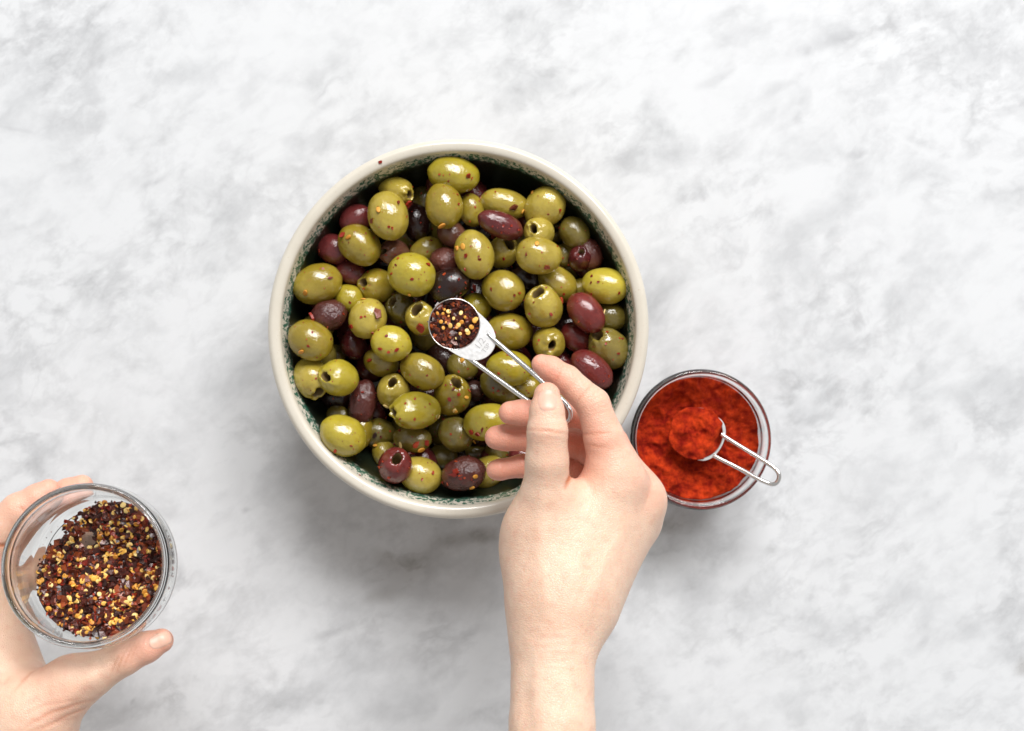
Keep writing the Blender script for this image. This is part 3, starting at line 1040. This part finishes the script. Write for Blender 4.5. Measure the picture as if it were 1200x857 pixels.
# stamped mark on the tab
def stamp():
    for k, (txt, sz, dx) in enumerate((('1/2', 0.0050, 0.0172), ('TSP', 0.0034, 0.0212))):
        cu = bpy.data.curves.new('stamped_mark', 'FONT')
        cu.body = txt
        cu.size = sz
        cu.align_x = 'CENTER'; cu.align_y = 'CENTER'
        cu.extrude = 0.00005
        tmp = bpy.data.objects.new('stamped_mark', cu)
        COL.objects.link(tmp)
        bpy.context.view_layer.update()
        me = bpy.data.meshes.new_from_object(tmp.evaluated_get(bpy.context.evaluated_depsgraph_get()))
        bpy.data.objects.remove(tmp)
        me.materials.clear()
        T = NT('stamped_steel'); T.set(col=(0.55, 0.54, 0.53), metal=1.0, rough=0.4)
        me.materials.append(T.m)
        # baseline runs across the tab
        me.transform(SM.to_4x4() @ Matrix.Translation((dx, 0, 0.00026)) @ Matrix.Rotation(R(90), 4, 'Z') @ Matrix.Rotation(R(0), 4, 'X'))
        link('stamped_mark', me, None, spoon, smooth=False)


stamp()


def spoon_fill():
    rng = random.Random(5)
    fl, sd = Chips(), Chips()
    for _ in range(420):
        a, q = rng.uniform(0, 6.283), (sr * 0.93) * math.sqrt(rng.random())
        x, y = q * math.cos(a), q * math.sin(a)
        z = -0.0028 + 0.0022 * (1 - (q / sr) ** 2) + rng.uniform(-.0012, .0003)
        fl.chip(frame_at(sc_ + Vector((x, y, z)), (0, 0, 1), rng, 0.45), .0007 + .0021 * rng.random() ** 1.5, rng, rng.random() ** 1.5)
    # an even floor of flakes below
    px = [(513, 368), (519, 368), (521, 363), (525, 365), (517, 377), (523, 378), (532, 374), (540, 367), (541, 377), (535, 384), (528, 382), (540, 391), (549, 391),
          (552, 383), (556, 375), (558, 374), (548, 387), (535, 396), (526, 371), (538, 381), (520, 384), (545, 372)]
    for (x, y) in px:
        p = P(x + rng.uniform(-.6, .6), y + rng.uniform(-.6, .6), SZ)
        q = (p - sc_).length
        p.z = SZ - 0.0012 + 0.0022 * (1 - (q / sr) ** 2)
        sd.seed(frame_at(p, (0, 0, 1), rng, 0.25), rng.uniform(.0007, .0016), rng, rng.random())
    tag(fl.build('chilli_flakes', FLAKE_DARK), 'dark chilli flakes filling the measuring spoon held over the olives', 'chilli flakes', kind='stuff')
    tag(sd.build('chilli_seeds', SEED, True), 'yellow chilli seeds lying on the flakes in the held measuring spoon', 'chilli seeds', kind='stuff')
    # packed bed beneath the loose flakes
    T = NT('packed_chilli'); T.set(col=(0.035, 0.010, 0.008), rough=0.6)
    me = lathe('chilli_bed', smooth_prof([(0.0, -0.0096), (sr * .43, -0.0088), (sr * .70, -0.0064), (sr * .88, -0.0042), (sr * .7, -0.0030), (0.0, -0.0018)], 4), 48)
    b = link('chilli_bed', me, T.m)
    b.location = sc_
    tag(b, 'packed bed of ground chilli under the flakes in the held spoon', 'chilli', kind='stuff')


spoon_fill()

# spoon standing in the paprika
PZ = 0.0465
pc = P(817, 508, PZ)
prr = pr(30.5, PZ)
up2 = Vector((-0.10, 0.06, 1)).normalized()
td2 = (P(912, 556, PZ + 0.012) - pc).normalized()
hz = lambda k: PZ + 0.0010 + k * 0.0140
hl2 = loop([P(845.5, 509, hz(0)), P(852, 513.5, hz(.1)), P(872, 526, hz(.4)), P(895, 540, hz(.75)), P(908, 549, hz(.95)), P(913, 557, hz(1.05)), P(911, 565, hz(1.03)), P(904, 567.5, hz(.95)),
            P(888, 561, hz(.75)), P(866, 549, hz(.4)), P(843, 537.5, hz(.1)), P(836, 534, hz(0))])
spoon2, SM2 = build_spoon('steel measuring spoon heaped with paprika resting in the jar', pc, prr, td2, hl2, pr(2.7, PZ), 0.010, prr + 0.0009, 0.6, up2, 'steel measuring spoons')


def paprika_heap():
    N, M_ = 64, 26
    verts, faces = [], []
    rr = prr * 1.07
    for i in range(M_):
        q = (i + 1) / M_
        for k in range(N):
            a = 2 * math.pi * k / N
            wob = 1 + q * 0.13 * mnoise.noise(Vector((math.cos(a) * 2.2, math.sin(a) * 2.2, 5.5)))
            x, y = rr * wob * q * math.cos(a), rr * wob * q * math.sin(a)
            # heaped to the far side, a strip of steel left bare towards the handle
            side = x / rr
            v = Vector((x * 90, y * 90, 9.1))
            h = 0.0018 * (1 - q * q) + 0.0018 + 0.0021 * mnoise.noise(v * 1.6) + 0.0014 * mnoise.noise(v * 4) + 0.0004 * mnoise.noise(v * 9)
            bare = max(0, side + 0.10 * mnoise.noise(v * 2) - 0.60)
            verts.append((x, y, h - 0.0003 - bare * 0.030))
    c = len(verts)
    verts.append((0, 0, 0.0046))
    for k in range(N): faces.append((c, k, (k + 1) % N))
    for i in range(M_ - 1):
        for k in range(N):
            k2 = (k + 1) % N
            faces.append((i * N + k, (i + 1) * N + k, (i + 1) * N + k2, i * N + k2))
    prev = (M_ - 1) * N
    cur = len(verts)
    for k in range(N):
        a = 2 * math.pi * k / N
        verts.append((rr * .5 * math.cos(a), rr * .5 * math.sin(a), -0.0070))
    for k in range(N):
        k2 = (k + 1) % N
        faces.append((prev + k, cur + k, cur + k2, prev + k2))
    faces.append(tuple(cur + k for k in range(N - 1, -1, -1)))
    me = mesh('paprika_heap', verts, faces)
    me.transform(SM2.to_4x4())
    o = link('paprika_heap', me, PAPRIKA)
    o.location = pc
    tag(o, 'rounded heap of red paprika in the spoon lying in the jar', 'paprika', kind='stuff')


paprika_heap()


# chilli flakes in the held jar (jar's own axes)
def jar_fill():
    rng = random.Random(21)
    inv = M2.inverted()
    fl, rd, sd = Chips(), Chips(), Chips()
    org = inv @ Vector((0, 0, CAM_H))

    def to_floor(px, py, z):
        """jar-space point at height z on the sight line"""
        d = (inv @ P(px, py, 0.1)) - org
        t = (z - org.z) / d.z
        return org + d * t

    bare = to_floor(104, 633, 0.008)
    edge_n = Vector((-0.80, 0.60))

    def surf(x, y):
        """top of the heap above the floor: deep towards lower right, thinning to nothing at the upper left"""
        s = (x * edge_n.x + y * edge_n.y) / 0.036
        h = 0.0085 - 0.0108 * s + 0.0016 * mnoise.noise(Vector((x * 90, y * 90, 2)))
        d = math.hypot(x - bare.x, y - bare.y)
        h -= 0.0105 * math.exp(-(d / 0.0048) ** 2)
        return h

    def put(chips, r, kind, spread):
        for _ in range(40):
            a, q = rng.uniform(0, 6.283), math.sqrt(rng.random())
            hz_ = 0.0066
            x, y = 0.0385 * q * math.cos(a), 0.0385 * q * math.sin(a)
            h = surf(x, y)
            if h < rng.uniform(-0.0002, 0.0009): continue
            z = hz_ + max(h, 0.0006) - (rng.random() ** 2) * min(max(h, 0), 0.004) * spread + 0.0002
            lim = jar_in(z) - r * 1.15
            rr = math.hypot(x, y)
            if rr > lim: continue
            M = M2 @ frame_at(Vector((x, y, z)), (0, 0, 1), rng, 0.42)
            (chips.seed if kind == 'seed' else chips.chip)(M, r, rng, rng.random() ** (1.0 if kind == 'seed' else 1.4))
            return

    for _ in range(1750): put(fl, .0008 + .0026 * rng.random() ** 1.6, 'chip', 1.0)
    for _ in range(520): put(rd, .0007 + .0016 * rng.random() ** 1.5, 'chip', 0.7)
    for _ in range(300): put(sd, rng.uniform(.0011, .0019), 'seed', 0.10)
    for _ in range(150):      # dust on the bare glass floor
        a, q = rng.uniform(0, 6.283), 0.033 * math.sqrt(rng.random())
        x, y = q * math.cos(a), q * math.sin(a)
        if -0.0045 < surf(x, y) < 0.001:
            r = rng.uniform(.0002, .0005)
            fl.chip(M2 @ frame_at(Vector((x, y, 0.0066)), (0, 0, 1), rng, 0.2), r, rng, rng.random())
    tag(fl.build('chilli_flakes', FLAKE_DARK), 'dark maroon chilli flakes heaped in the held glass jar', 'chilli flakes', kind='stuff')
    tag(rd.build('chilli_flakes', FLAKE_RED), 'brighter red chilli flakes mixed through the held glass jar', 'chilli flakes', kind='stuff')
    tag(sd.build('chilli_seeds', SEED, True), 'yellow chilli seeds scattered among flakes in the held glass jar', 'chilli seeds', kind='stuff')
    # packed lower part of the heap
    N, verts, faces = 72, [], []
    for i in range(20):
        q = (i + 1) / 20
        for k in range(N):
            a = 2 * math.pi * k / N
            rr = 0.0360 * q
            x, y = rr * math.cos(a), rr * math.sin(a)
            h = surf(x, y) - 0.0016
            rj = jar_in(0.0066 + max(h, 0.0)) - 0.0006
            if rr > rj: x, y = x * rj / rr, y * rj / rr
            verts.append((x, y, 0.0066 + h if h > 0 else 0.0060 + max(h, -0.001) * .3))
    c = len(verts); verts.append((0, 0, 0.0066 + surf(0, 0) - 0.0016))
    for k in range(N): faces.append((c, k, (k + 1) % N))
    for i in range(19):
        for k in range(N):
            k2 = (k + 1) % N
            faces.append((i * N + k, (i + 1) * N + k, (i + 1) * N + k2, i * N + k2))
    bm = bmesh.new()
    me = mesh('chilli_bed', verts, faces)
    bm.from_mesh(me)
    kill = [f for f in bm.faces if max(v.co.z for v in f.verts) < 0.0067]
    bmesh.ops.delete(bm, geom=kill, context='FACES')
    bm.to_mesh(me); bm.free()
    me.transform(M2)
    T = NT('packed_chilli'); T.set(col=T.mix(T.noise(T.coord(), 500, 4), (0.025, 0.008, 0.007), (0.10, 0.02, 0.01)), rough=0.6)
    tag(link('chilli_bed', me, T.m), 'packed layer of ground chilli beneath the flakes in the held jar', 'chilli', kind='stuff')


jar_fill()


# ------------------------------------------------------------------ hands: smooth blended distance field, meshed by surface nets
def rc(p, a, b, ra, rb):
    ba = b - a
    t = np.clip(((p - a) @ ba) / (ba @ ba), 0, 1)
    return np.linalg.norm(p - a - t[:, None] * ba, axis=1) - (ra + (rb - ra) * t)


def smin(a, b, k):
    h = np.clip(0.5 + 0.5 * (b - a) / k, 0, 1)
    return b + (a - b) * h - k * h * (1 - h)


def nets(f, lo, hi, step):
    """naive surface nets over f(points)"""
    lo = np.array(lo); n = np.ceil((np.array(hi) - lo) / step).astype(int) + 1
    # coarse pass to find cells near the surface
    ax = [lo[i] + step * np.arange(n[i]) for i in range(3)]
    D = np.full(n, 1.0)
    cs = 6
    cax = [np.arange(0, n[i], cs) for i in range(3)]
    g = np.stack(np.meshgrid(*[ax[i][cax[i]] for i in range(3)], indexing='ij'), -1).reshape(-1, 3)
    cd = f(g).reshape([len(c) for c in cax])
    reach = step * cs * 1.9
    full = np.repeat(np.repeat(np.repeat(cd, cs, 0), cs, 1), cs, 2)[:n[0], :n[1], :n[2]]
    D[:] = full
    mask = np.abs(full) < reach
    ii = np.argwhere(mask)
    D[mask] = f(lo + ii * step)
    s = D < 0
    c = np.zeros(np.array(s.shape) - 1, dtype=int)
    for dx in (0, 1):
        for dy in (0, 1):
            for dz in (0, 1):
                c += s[dx:s.shape[0] - 1 + dx, dy:s.shape[1] - 1 + dy, dz:s.shape[2] - 1 + dz]
    act = np.argwhere((c > 0) & (c < 8))
    vid = -np.ones(c.shape, dtype=int)
    vid[tuple(act.T)] = np.arange(len(act))
    acc = np.zeros((len(act), 3)); cnt = np.zeros(len(act))
    corners = [(x, y, z) for x in (0, 1) for y in (0, 1) for z in (0, 1)]
    for i, a in enumerate(corners):
        for b in corners[i + 1:]:
            if sum(abs(a[k] - b[k]) for k in range(3)) != 1: continue
            A, B = act + a, act + b
            da, db = D[tuple(A.T)], D[tuple(B.T)]
            m = (da < 0) != (db < 0)
            t = np.where(m, da / np.where(m, da - db, 1), 0)
            acc += np.where(m[:, None], A + t[:, None] * (B - A), 0)
            cnt += m
    V = lo + step * acc / cnt[:, None]
    F = []
    for axis in range(3):
        o1, o2 = [(1, 2), (2, 0), (0, 1)][axis]
        sl0 = [slice(None)] * 3; sl1 = [slice(None)] * 3
        sl0[axis] = slice(0, -1); sl1[axis] = slice(1, None)
        e = np.argwhere(s[tuple(sl0)] != s[tuple(sl1)])
        e = e[(e[:, o1] > 0) & (e[:, o2] > 0) & (e[:, o1] < c.shape[o1]) & (e[:, o2] < c.shape[o2])]
        q = []
        for (u, v) in ((1, 1), (0, 1), (0, 0), (1, 0)):
            k = e.copy(); k[:, o1] -= u; k[:, o2] -= v
            q.append(vid[tuple(k.T)])
        q = np.stack(q, 1)
        flip = s[tuple(e.T)]
        q[~flip] = q[~flip][:, ::-1]
        F.append(q)
    return V, np.concatenate(F)


class Hand:
    def __init__(self): self.palm, self.fingers, self.creases, self.blush, self.ridges = [], [], [], [], []

    def j(self, px, py, z, r): return (np.array(P(px, py, z)), pr(r, z))

    def cone(self, A, B, k=0.008):
        self.palm.append((self.j(*A), self.j(*B), k))

    def finger(self, joints, k=0.006, kj=0.0025):
        self.fingers.append(([self.j(*q) for q in joints], k, kj))

    def sdf(self, p):
        d = None
        for (a, ra), (b, rb), k in self.palm:
            q = rc(p, a, b, ra, rb)
            d = q if d is None else smin(d, q, k)
        res = d
        for js, k, kj in self.fingers:
            f = None
            for (a, ra), (b, rb) in zip(js[:-1], js[1:]):
                q = rc(p, a, b, ra, rb)
                f = q if f is None else smin(f, q, kj)
            g = smin(d, f, k)
            res = np.minimum(res, g)
        return res

    def grad(self, p, e=2e-4):
        g = np.stack([self.sdf(p + np.eye(3)[i] * e) - self.sdf(p - np.eye(3)[i] * e) for i in range(3)], 1)
        return g / np.maximum(np.linalg.norm(g, axis=1, keepdims=True), 1e-9)

    def crease(self, px, py, z, dpx, dpy, half, depth, width=0.0007, reach=0.02):
        """a fold across the picture point, running along (dpx, dpy)"""
        self.creases.append((np.array(P(px, py, z)), np.array((dpx, -dpy, 0.0)) / math.hypot(dpx, dpy), pr(half, z), depth, width, reach))

    def ridge(self, pts, amt, width):
        self.ridges.append(([np.array(P(*q)) for q in pts], amt, width))

    def build(self, name, mat, parent, step, lo, hi):
        V, F = nets(self.sdf, lo, hi, step)
        # relax the grid steps away, then back onto the surface
        n = len(V)
        E = np.concatenate([F[:, [0, 1]], F[:, [1, 2]], F[:, [2, 3]], F[:, [3, 0]]])
        for _ in range(4):
            acc = np.zeros_like(V); cnt = np.zeros(n)
            np.add.at(acc, E[:, 0], V[E[:, 1]]); np.add.at(cnt, E[:, 0], 1)
            np.add.at(acc, E[:, 1], V[E[:, 0]]); np.add.at(cnt, E[:, 1], 1)
            V = 0.4 * V + 0.6 * acc / cnt[:, None]
            V -= self.grad(V) * (self.sdf(V) * 0.8)[:, None]
        G = self.grad(V)
        cr = np.zeros(n)
        for (c, t, half, depth, width, reach) in self.creases:
            d = V - c
            along = d @ t
            perp = np.array((-t[1], t[0], 0.0))
            s = d @ perp + 0.00014 * np.sin(along * 420 + depth * 9e4) + 9.0 * along * along * np.sign(depth) * 0.9
            w = np.exp(-(s / width) ** 2) * np.clip(1.25 - np.abs(along) / half, 0, 1) ** 0.6 * (np.abs(d[:, 2]) < reach) * (G[:, 2] > -0.2)
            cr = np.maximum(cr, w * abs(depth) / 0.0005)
            V = V - G * (w * abs(depth))[:, None]
        for (pts, amt, width) in self.ridges:     # tendons and veins lifting the skin
            best = np.full(n, 1e9)
            for a, b in zip(pts[:-1], pts[1:]):
                ba = (b - a)[:2]
                t = np.clip(((V[:, :2] - a[:2]) @ ba) / (ba @ ba), 0, 1)
                best = np.minimum(best, np.linalg.norm(V[:, :2] - a[:2] - t[:, None] * ba, axis=1))
            ends = np.minimum(np.linalg.norm(V[:, :2] - pts[0][:2], axis=1), np.linalg.norm(V[:, :2] - pts[-1][:2], axis=1))
            V = V + G * (amt * np.exp(-(best / width) ** 2) * np.clip(ends / 0.012, 0, 1) * np.clip(G[:, 2] * 2, 0, 1))[:, None]
        bl = np.zeros(n)
        for (c, rad, amt) in self.blush:
            bl += amt * np.exp(-((np.linalg.norm(V - c, axis=1)) / rad) ** 2)
        me = bpy.data.meshes.new(name)
        me.from_pydata(V.tolist(), [], F.tolist())
        for nm, arr in (('blush', bl), ('fold', cr)):
            at = me.attributes.new(nm, 'FLOAT', 'POINT')
            at.data.foreach_set('value', arr.astype(np.float32))
        me.update()
        return link(name, me, mat, parent)

    def nail(self, name, mat, parent, c, along, across, L, W, lift=0.00035, n=18):
        """curved plate projected onto the finger along its normal; c on the nail's middle, root at -along"""
        c = np.array(c)
        u = np.array(along); u /= np.linalg.norm(u)
        g = self.grad(c[None])[0]
        v = np.array(across) if across is not None else np.cross(u, g)
        nrm = g
        u = u - nrm * (u @ nrm); u /= np.linalg.norm(u)
        v = np.cross(nrm, u)
        verts, faces = [], []
        for i in range(n + 1):
            t = -1 + 2 * i / n
            for k in range(n + 1):
                s = -1 + 2 * k / n
                # squared-off round plate
                sq = s * math.sqrt(max(0, 1 - 0.5 * t * t * (0.75 if t > 0 else 1.0)))
                tq = t * math.sqrt(max(0, 1 - 0.5 * s * s * 0.8))
                verts.append(c + u * (tq * L) + v * (sq * W))
        Vv = np.array(verts)
        Vv = Vv + nrm * 0.004
        for _ in range(14): Vv = Vv - nrm * (self.sdf(Vv) * 0.8)[:, None]
        for i in range(n + 1):
            for k in range(n + 1):
                t = -1 + 2 * i / n; s = -1 + 2 * k / n
                edge = max(abs(s), -t if t < 0 else 0)
                hgt = lift * (1 - max(0, (edge - 0.75) / 0.25) ** 2 * 1.9) + (0.0004 * max(0, t - 0.6) if t > 0 else 0)
                Vv[i * (n + 1) + k] += nrm * hgt
        for i in range(n):
            for k in range(n):
                a = i * (n + 1) + k
                faces.append((a, a + 1, a + n + 2, a + n + 1))
        me = mesh(name, Vv, faces)
        bm = bmesh.new(); bm.from_mesh(me)
        bmesh.ops.recalc_face_normals(bm, faces=bm.faces)
        if sum((f.normal.dot(Vector(nrm)) for f in bm.faces)) < 0: bmesh.ops.reverse_faces(bm, faces=bm.faces)
        bm.to_mesh(me); bm.free()
        o = link(name, me, mat, parent)
        sl = o.modifiers.new('solid', 'SOLIDIFY'); sl.thickness = 0.0005; sl.offset = -1
        return o


def skin():
    T = NT('fair_skin')
    co = T.coord()
    bl = T.n('ShaderNodeAttribute', attribute_name='blush').outputs['Fac']
    fo = T.n('ShaderNodeAttribute', attribute_name='fold').outputs['Fac']
    nz = T.noise(co, 55, 5, 0.6)
    col = T.mix(T.ramp(nz, [(0.3, 0), (0.75, 1)]), (0.775, 0.515, 0.372), (0.845, 0.615, 0.462))
    mot = T.ramp(T.noise(co, 190, 4, 0.6), [(0.5, 0), (0.8, 1)])
    col = T.mix(T.math('MULTIPLY', mot, 0.55), col, (0.72, 0.36, 0.25))
    col = T.mix(T.math('MULTIPLY', bl, 1.15, clamp=True), col, (0.80, 0.375, 0.265))
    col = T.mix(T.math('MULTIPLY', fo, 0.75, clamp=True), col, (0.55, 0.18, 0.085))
    T.set(col=col, rough=T.ramp(nz, [(0.3, 0.34), (0.8, 0.48)]), spec=0.5, sss=0.22, sss_scale=0.0035, sss_rad=(1.0, 0.36, 0.2))
    cell = T.voro(co, 900, 'DISTANCE_TO_EDGE')
    h = T.math('ADD', T.math('MULTIPLY', T.ramp(cell, [(0, 0), (0.25, 1)]), 0.35), T.math('ADD', T.math('MULTIPLY', T.noise(co, 260, 5, 0.6), 0.9), T.math('MULTIPLY', T.noise(co, 60, 3), 1.6)))
    T.bump(h, 0.42, 0.0008)
    return T.m


def nail_mat():
    T = NT('bare_fingernail')
    co = T.coord()
    T.set(col=T.mix(T.noise(co, 200, 3), (0.73, 0.42, 0.315), (0.78, 0.48, 0.37)), rough=0.38, spec=0.5, sss=0.2, sss_scale=0.002)
    return T.m


SKIN, NAIL = skin(), nail_mat()
person = empty('person', P(640, 900, 0.16))
tag(person, 'bare armed person, one hand round a jar, the other holding a spoon', 'person')


def build_right():
    h = Hand()
    ZB = 0.158
    # forearm, wrist, palm
    h.cone((646, 1130, .200, 56), (646, 960, .190, 51), .003)
    h.cone((646, 960, .190, 51), (647, 850, .178, 49.5), .003)
    h.cone((647, 850, .178, 49.5), (648, 752, .165, 49.0), .003)
    h.cone((648, 752, .165, 49.0), (652, 690, .160, 49), .004)
    h.cone((650, 700, .158, 46), (636, 625, .156, 43), .014)          # thumb metacarpal
    h.cone((664, 700, .156, 42), (716, 560, .153, 27), .024)         # towards the first knuckle
    h.cone((672, 690, .148, 40), (750, 584, .137, 26), .024)         # second
    h.cone((668, 690, .138, 38), (742, 612, .124, 26), .024)         # third
    h.cone((660, 690, .132, 38), (722, 628, .114, 24), .016)         # fourth
    h.cone((640, 640, .150, 36), (700, 600, .140, 36), .016)
    # thumb
    h.finger([(634, 640, .152, 38), (640, 575, .166, 28), (641, 540, .172, 25), (641.5, 505, .175, 23.5), (641, 482, .174, 20.0), (641, 463.5, .172, 15.6)], .014, .002)
    # first finger
    h.finger([(724, 560, .152, 27), (708, 514, .156, 23.5), (695, 474, .157, 19.5), (664, 445, .157, 16.5), (645, 432.5, .157, 14.8), (634.5, 427, .157, 11.8)], .011, .002)
    # second, third, fourth: curled under the palm, tips out to the left
    h.finger([(748, 584, .138, 26), (716, 520, .128, 20), (690, 486, .128, 17.5), (645, 484, .133, 16.0), (611, 484, .135, 14.8), (598, 484, .135, 13.8)], .008, .002)
    h.finger([(742, 612, .124, 24), (714, 545, .112, 20), (684, 520, .112, 19), (625, 514, .121, 16.0), (592, 513, .124, 15.0), (582, 513, .124, 14.0)], .008, .002)
    h.finger([(722, 628, .114, 22), (690, 568, .104, 17), (672, 550, .104, 17), (612, 546, .113, 13.4), (586, 550.5, .115, 12.0), (581, 551, .115, 11.2)], .008, .002)
    # folds
    h.crease(641, 505, .190, 1, 0.10, 24, .00042, .0006)
    h.crease(641, 514, .190, 1, 0.14, 17, .00010, .0006)
    h.crease(700, 509, .175, 1, -0.12, 17, .00036, .0006)
    h.crease(700, 524, .175, 1, 0.12, 16, .00022, .0006)
    h.crease(686, 460, .172, 0.75, -0.9, 15, .00022, .0007)
    h.crease(655, 440, .170, 0.4, -1.0, 12, .00022, .0006)
    h.ridge([(716, 562, .18), (690, 630, .19), (664, 715, .20)], .0006, .0036)
    h.ridge([(642, 540, .19), (634, 600, .19), (634, 660, .19), (644, 742, .20)], .00065, .0040)
    h.ridge([(752, 590, .17), (708, 668, .18), (672, 740, .19)], .0004, .0036)
    h.ridge([(700, 600, .18), (676, 640, .18), (684, 684, .19), (662, 735, .2), (668, 800, .2)], .00022, .0016)
    h.ridge([(735, 625, .18), (712, 650, .18), (700, 700, .19), (684, 760, .2)], .00018, .0015)
    h.ridge([(620, 760, .2), (614, 820, .21), (622, 900, .22)], -.0012, .0045)
    h.ridge([(712, 548, .2), (722, 560, .2), (734, 574, .2)], .0010, .0060)
    for (x, y, l) in ((641, 497, 17), (641, 516, 15), (641, 520, 12), (641, 491, 12)): h.crease(x, y, .19, 1, random.uniform(-.1, .1), l, .00010, .0005)
    for k in range(5): h.crease(698 + k * 2.2, 462 + k * 5.5, .175, 0.8, -0.62 + k * 0.11, 11, .00013, .0006)
    for k in range(7): h.crease(640 + k * 3, 735 + k * 9, .2, 1, random.uniform(-.15, .25), random.uniform(14, 30), .00008, .0006)
    h.crease(668, 560, .17, 0.5, -0.9, 12, .0007, .0012)
    for (x, y, z, rad, a) in ((638, 455, .172, .012, .55), (632, 424, .157, .012, .75), (655, 440, .157, .010, .45), (590, 484, .135, .018, .95), (588, 513, .121, .018, 1.0),
                              (586, 550, .112, .016, 1.0), (640, 484, .133, .02, .8), (640, 514, .119, .02, .8), (690, 486, .128, .03, .8), (680, 516, .112, .03, .9),
                              (705, 515, .170, .011, .45), (690, 470, .17, .012, .25), (641, 505, .185, .012, .2), (758, 552, .165, .012, .3), (770, 580, .150, .012, .35), (672, 545, .15, .016, .6)):
        h.blush.append((np.array(P(x, y, z)), rad, a))
    lo = (P(560, 440, .09).x - .004, P(640, 1100, .12).y, 0.085)
    hi = (P(790, 600, .10).x + .004, P(640, 400, .12).y, 0.245)
    o = h.build('hand', SKIN, None, 0.0010, lo, hi)
    nc = np.array(P(642, 461, .186))
    for _ in range(20): nc = nc - h.grad(nc[None])[0] * h.sdf(nc[None])[0]
    n = h.nail('fingernail', NAIL, None, nc, (P(639, 440, .17) - P(641, 480, .17)), None, 0.0060, 0.0050, 0.00014)
    o.parent = person; n.parent = o
    o.matrix_parent_inverse = Matrix.Translation(person.location).inverted()
    o['label'] = 'right hand pinching the handle of the measuring spoon'
    return h


def build_left():
    h = Hand()
    h.cone((20, 1120, .16, 72), (14, 960, .145, 66), .02)
    h.cone((14, 960, .145, 66), (12, 880, .138, 62), .02)
    h.cone((14, 900, .135, 58), (-28, 668, .118, 36), .02)
    h.cone((0, 900, .125, 56), (-45, 720, .095, 34), .02)
    h.cone((36, 880, .140, 44), (42, 838, .146, 42), .014)
    h.cone((42, 838, .146, 42), (86, 800, .150, 28), .014)
    h.cone((20, 850, .130, 46), (-10, 760, .116, 40), .016)
    h.finger([(84, 801, .150, 29), (112, 789, .153, 24), (146, 771, .154, 20.0), (172, 758.5, .153, 18.0), (189, 751, .152, 14.3)], .010, .002)
    h.finger([(-30, 664, .122, 32), (0, 619, .124, 23), (22, 598, .125, 20), (44, 584, .124, 16.5), (57, 575.5, .123, 14.0)], .008, .002)
    h.finger([(-40, 690, .108, 30), (0, 630, .108, 22), (46, 594, .107, 17), (80, 576, .107, 15.0), (96, 570, .107, 13.5)], .008, .002)
    h.finger([(-45, 720, .095, 28), (10, 690, .098, 20), (62, 655, .104, 16), (92, 640, .1075, 15), (110, 634, .108, 14)], .008, .002)
    h.crease(138, 776, .170, 0.45, -1.0, 15, .00038, .0006)
    h.crease(145, 773, .170, 0.40, -1.0, 14, .00030, .0006)
    h.crease(131, 780, .170, 0.5, -1.0, 15, .00026, .0006)
    h.crease(151, 770, .170, 0.35, -1.0, 13, .00020, .0005)
    h.crease(172, 757, .170, 0.5, -1.0, 9, .00018, .0005)
    h.crease(60, 838, .175, 1, -0.35, 36, .00035, .0009)
    h.crease(66, 848, .175, 1, -0.42, 32, .00032, .0008)
    h.crease(52, 830, .175, 1, -0.25, 30, .00020, .0008)
    h.crease(40, 858, .175, 1, -0.3, 34, .00022, .0008)
    h.crease(24, 600, .140, 1, 0.75, 8, .00040, .0007)
    h.crease(-4, 642, .140, 1, 0.0, 20, .0007, .0011)
    h.ridge([(130, 780, .17), (92, 806, .17), (50, 850, .17)], .0010, .0040)
    h.ridge([(70, 795, .17), (40, 780, .17), (10, 750, .16)], .0006, .0030)
    h.crease(30, 790, .17, 0.8, -0.75, 30, .00035, .0008)
    h.crease(12, 770, .17, 0.6, -0.9, 36, .00035, .0009)
    for (x, y, z, rad, a) in ((192, 750, .155, .014, .8), (150, 770, .165, .012, .35), (60, 572, .125, .018, .65), (98, 568, .10, .018, .65), (20, 600, .13, .015, .3),
                              (75, 775, .14, .018, .65), (0, 640, .12, .012, .7), (70, 840, .17, .02, .3), (100, 636, .09, .02, .4)):
        h.blush.append((np.array(P(x, y, z)), rad, a))
    lo = (P(-110, 700, .07).x, P(0, 1100, .09).y, 0.064)
    hi = (-0.160, P(0, 535, .08).y, 0.205)
    o = h.build('hand', SKIN, None, 0.0011, lo, hi)
    nc = np.array(P(188, 748.5, .165))
    for _ in range(20): nc = nc - h.grad(nc[None])[0] * h.sdf(nc[None])[0]
    n = h.nail('fingernail', NAIL, None, nc, (P(206, 741, .15) - P(170, 757, .15)), None, 0.0060, 0.0040, 0.00022)
    o.parent = person; n.parent = o
    o.matrix_parent_inverse = Matrix.Translation(person.location).inverted()
    o['label'] = 'left hand cupped round the glass jar of chilli flakes'


build_right()
build_left()
label_olives(RECS, OLIVES)
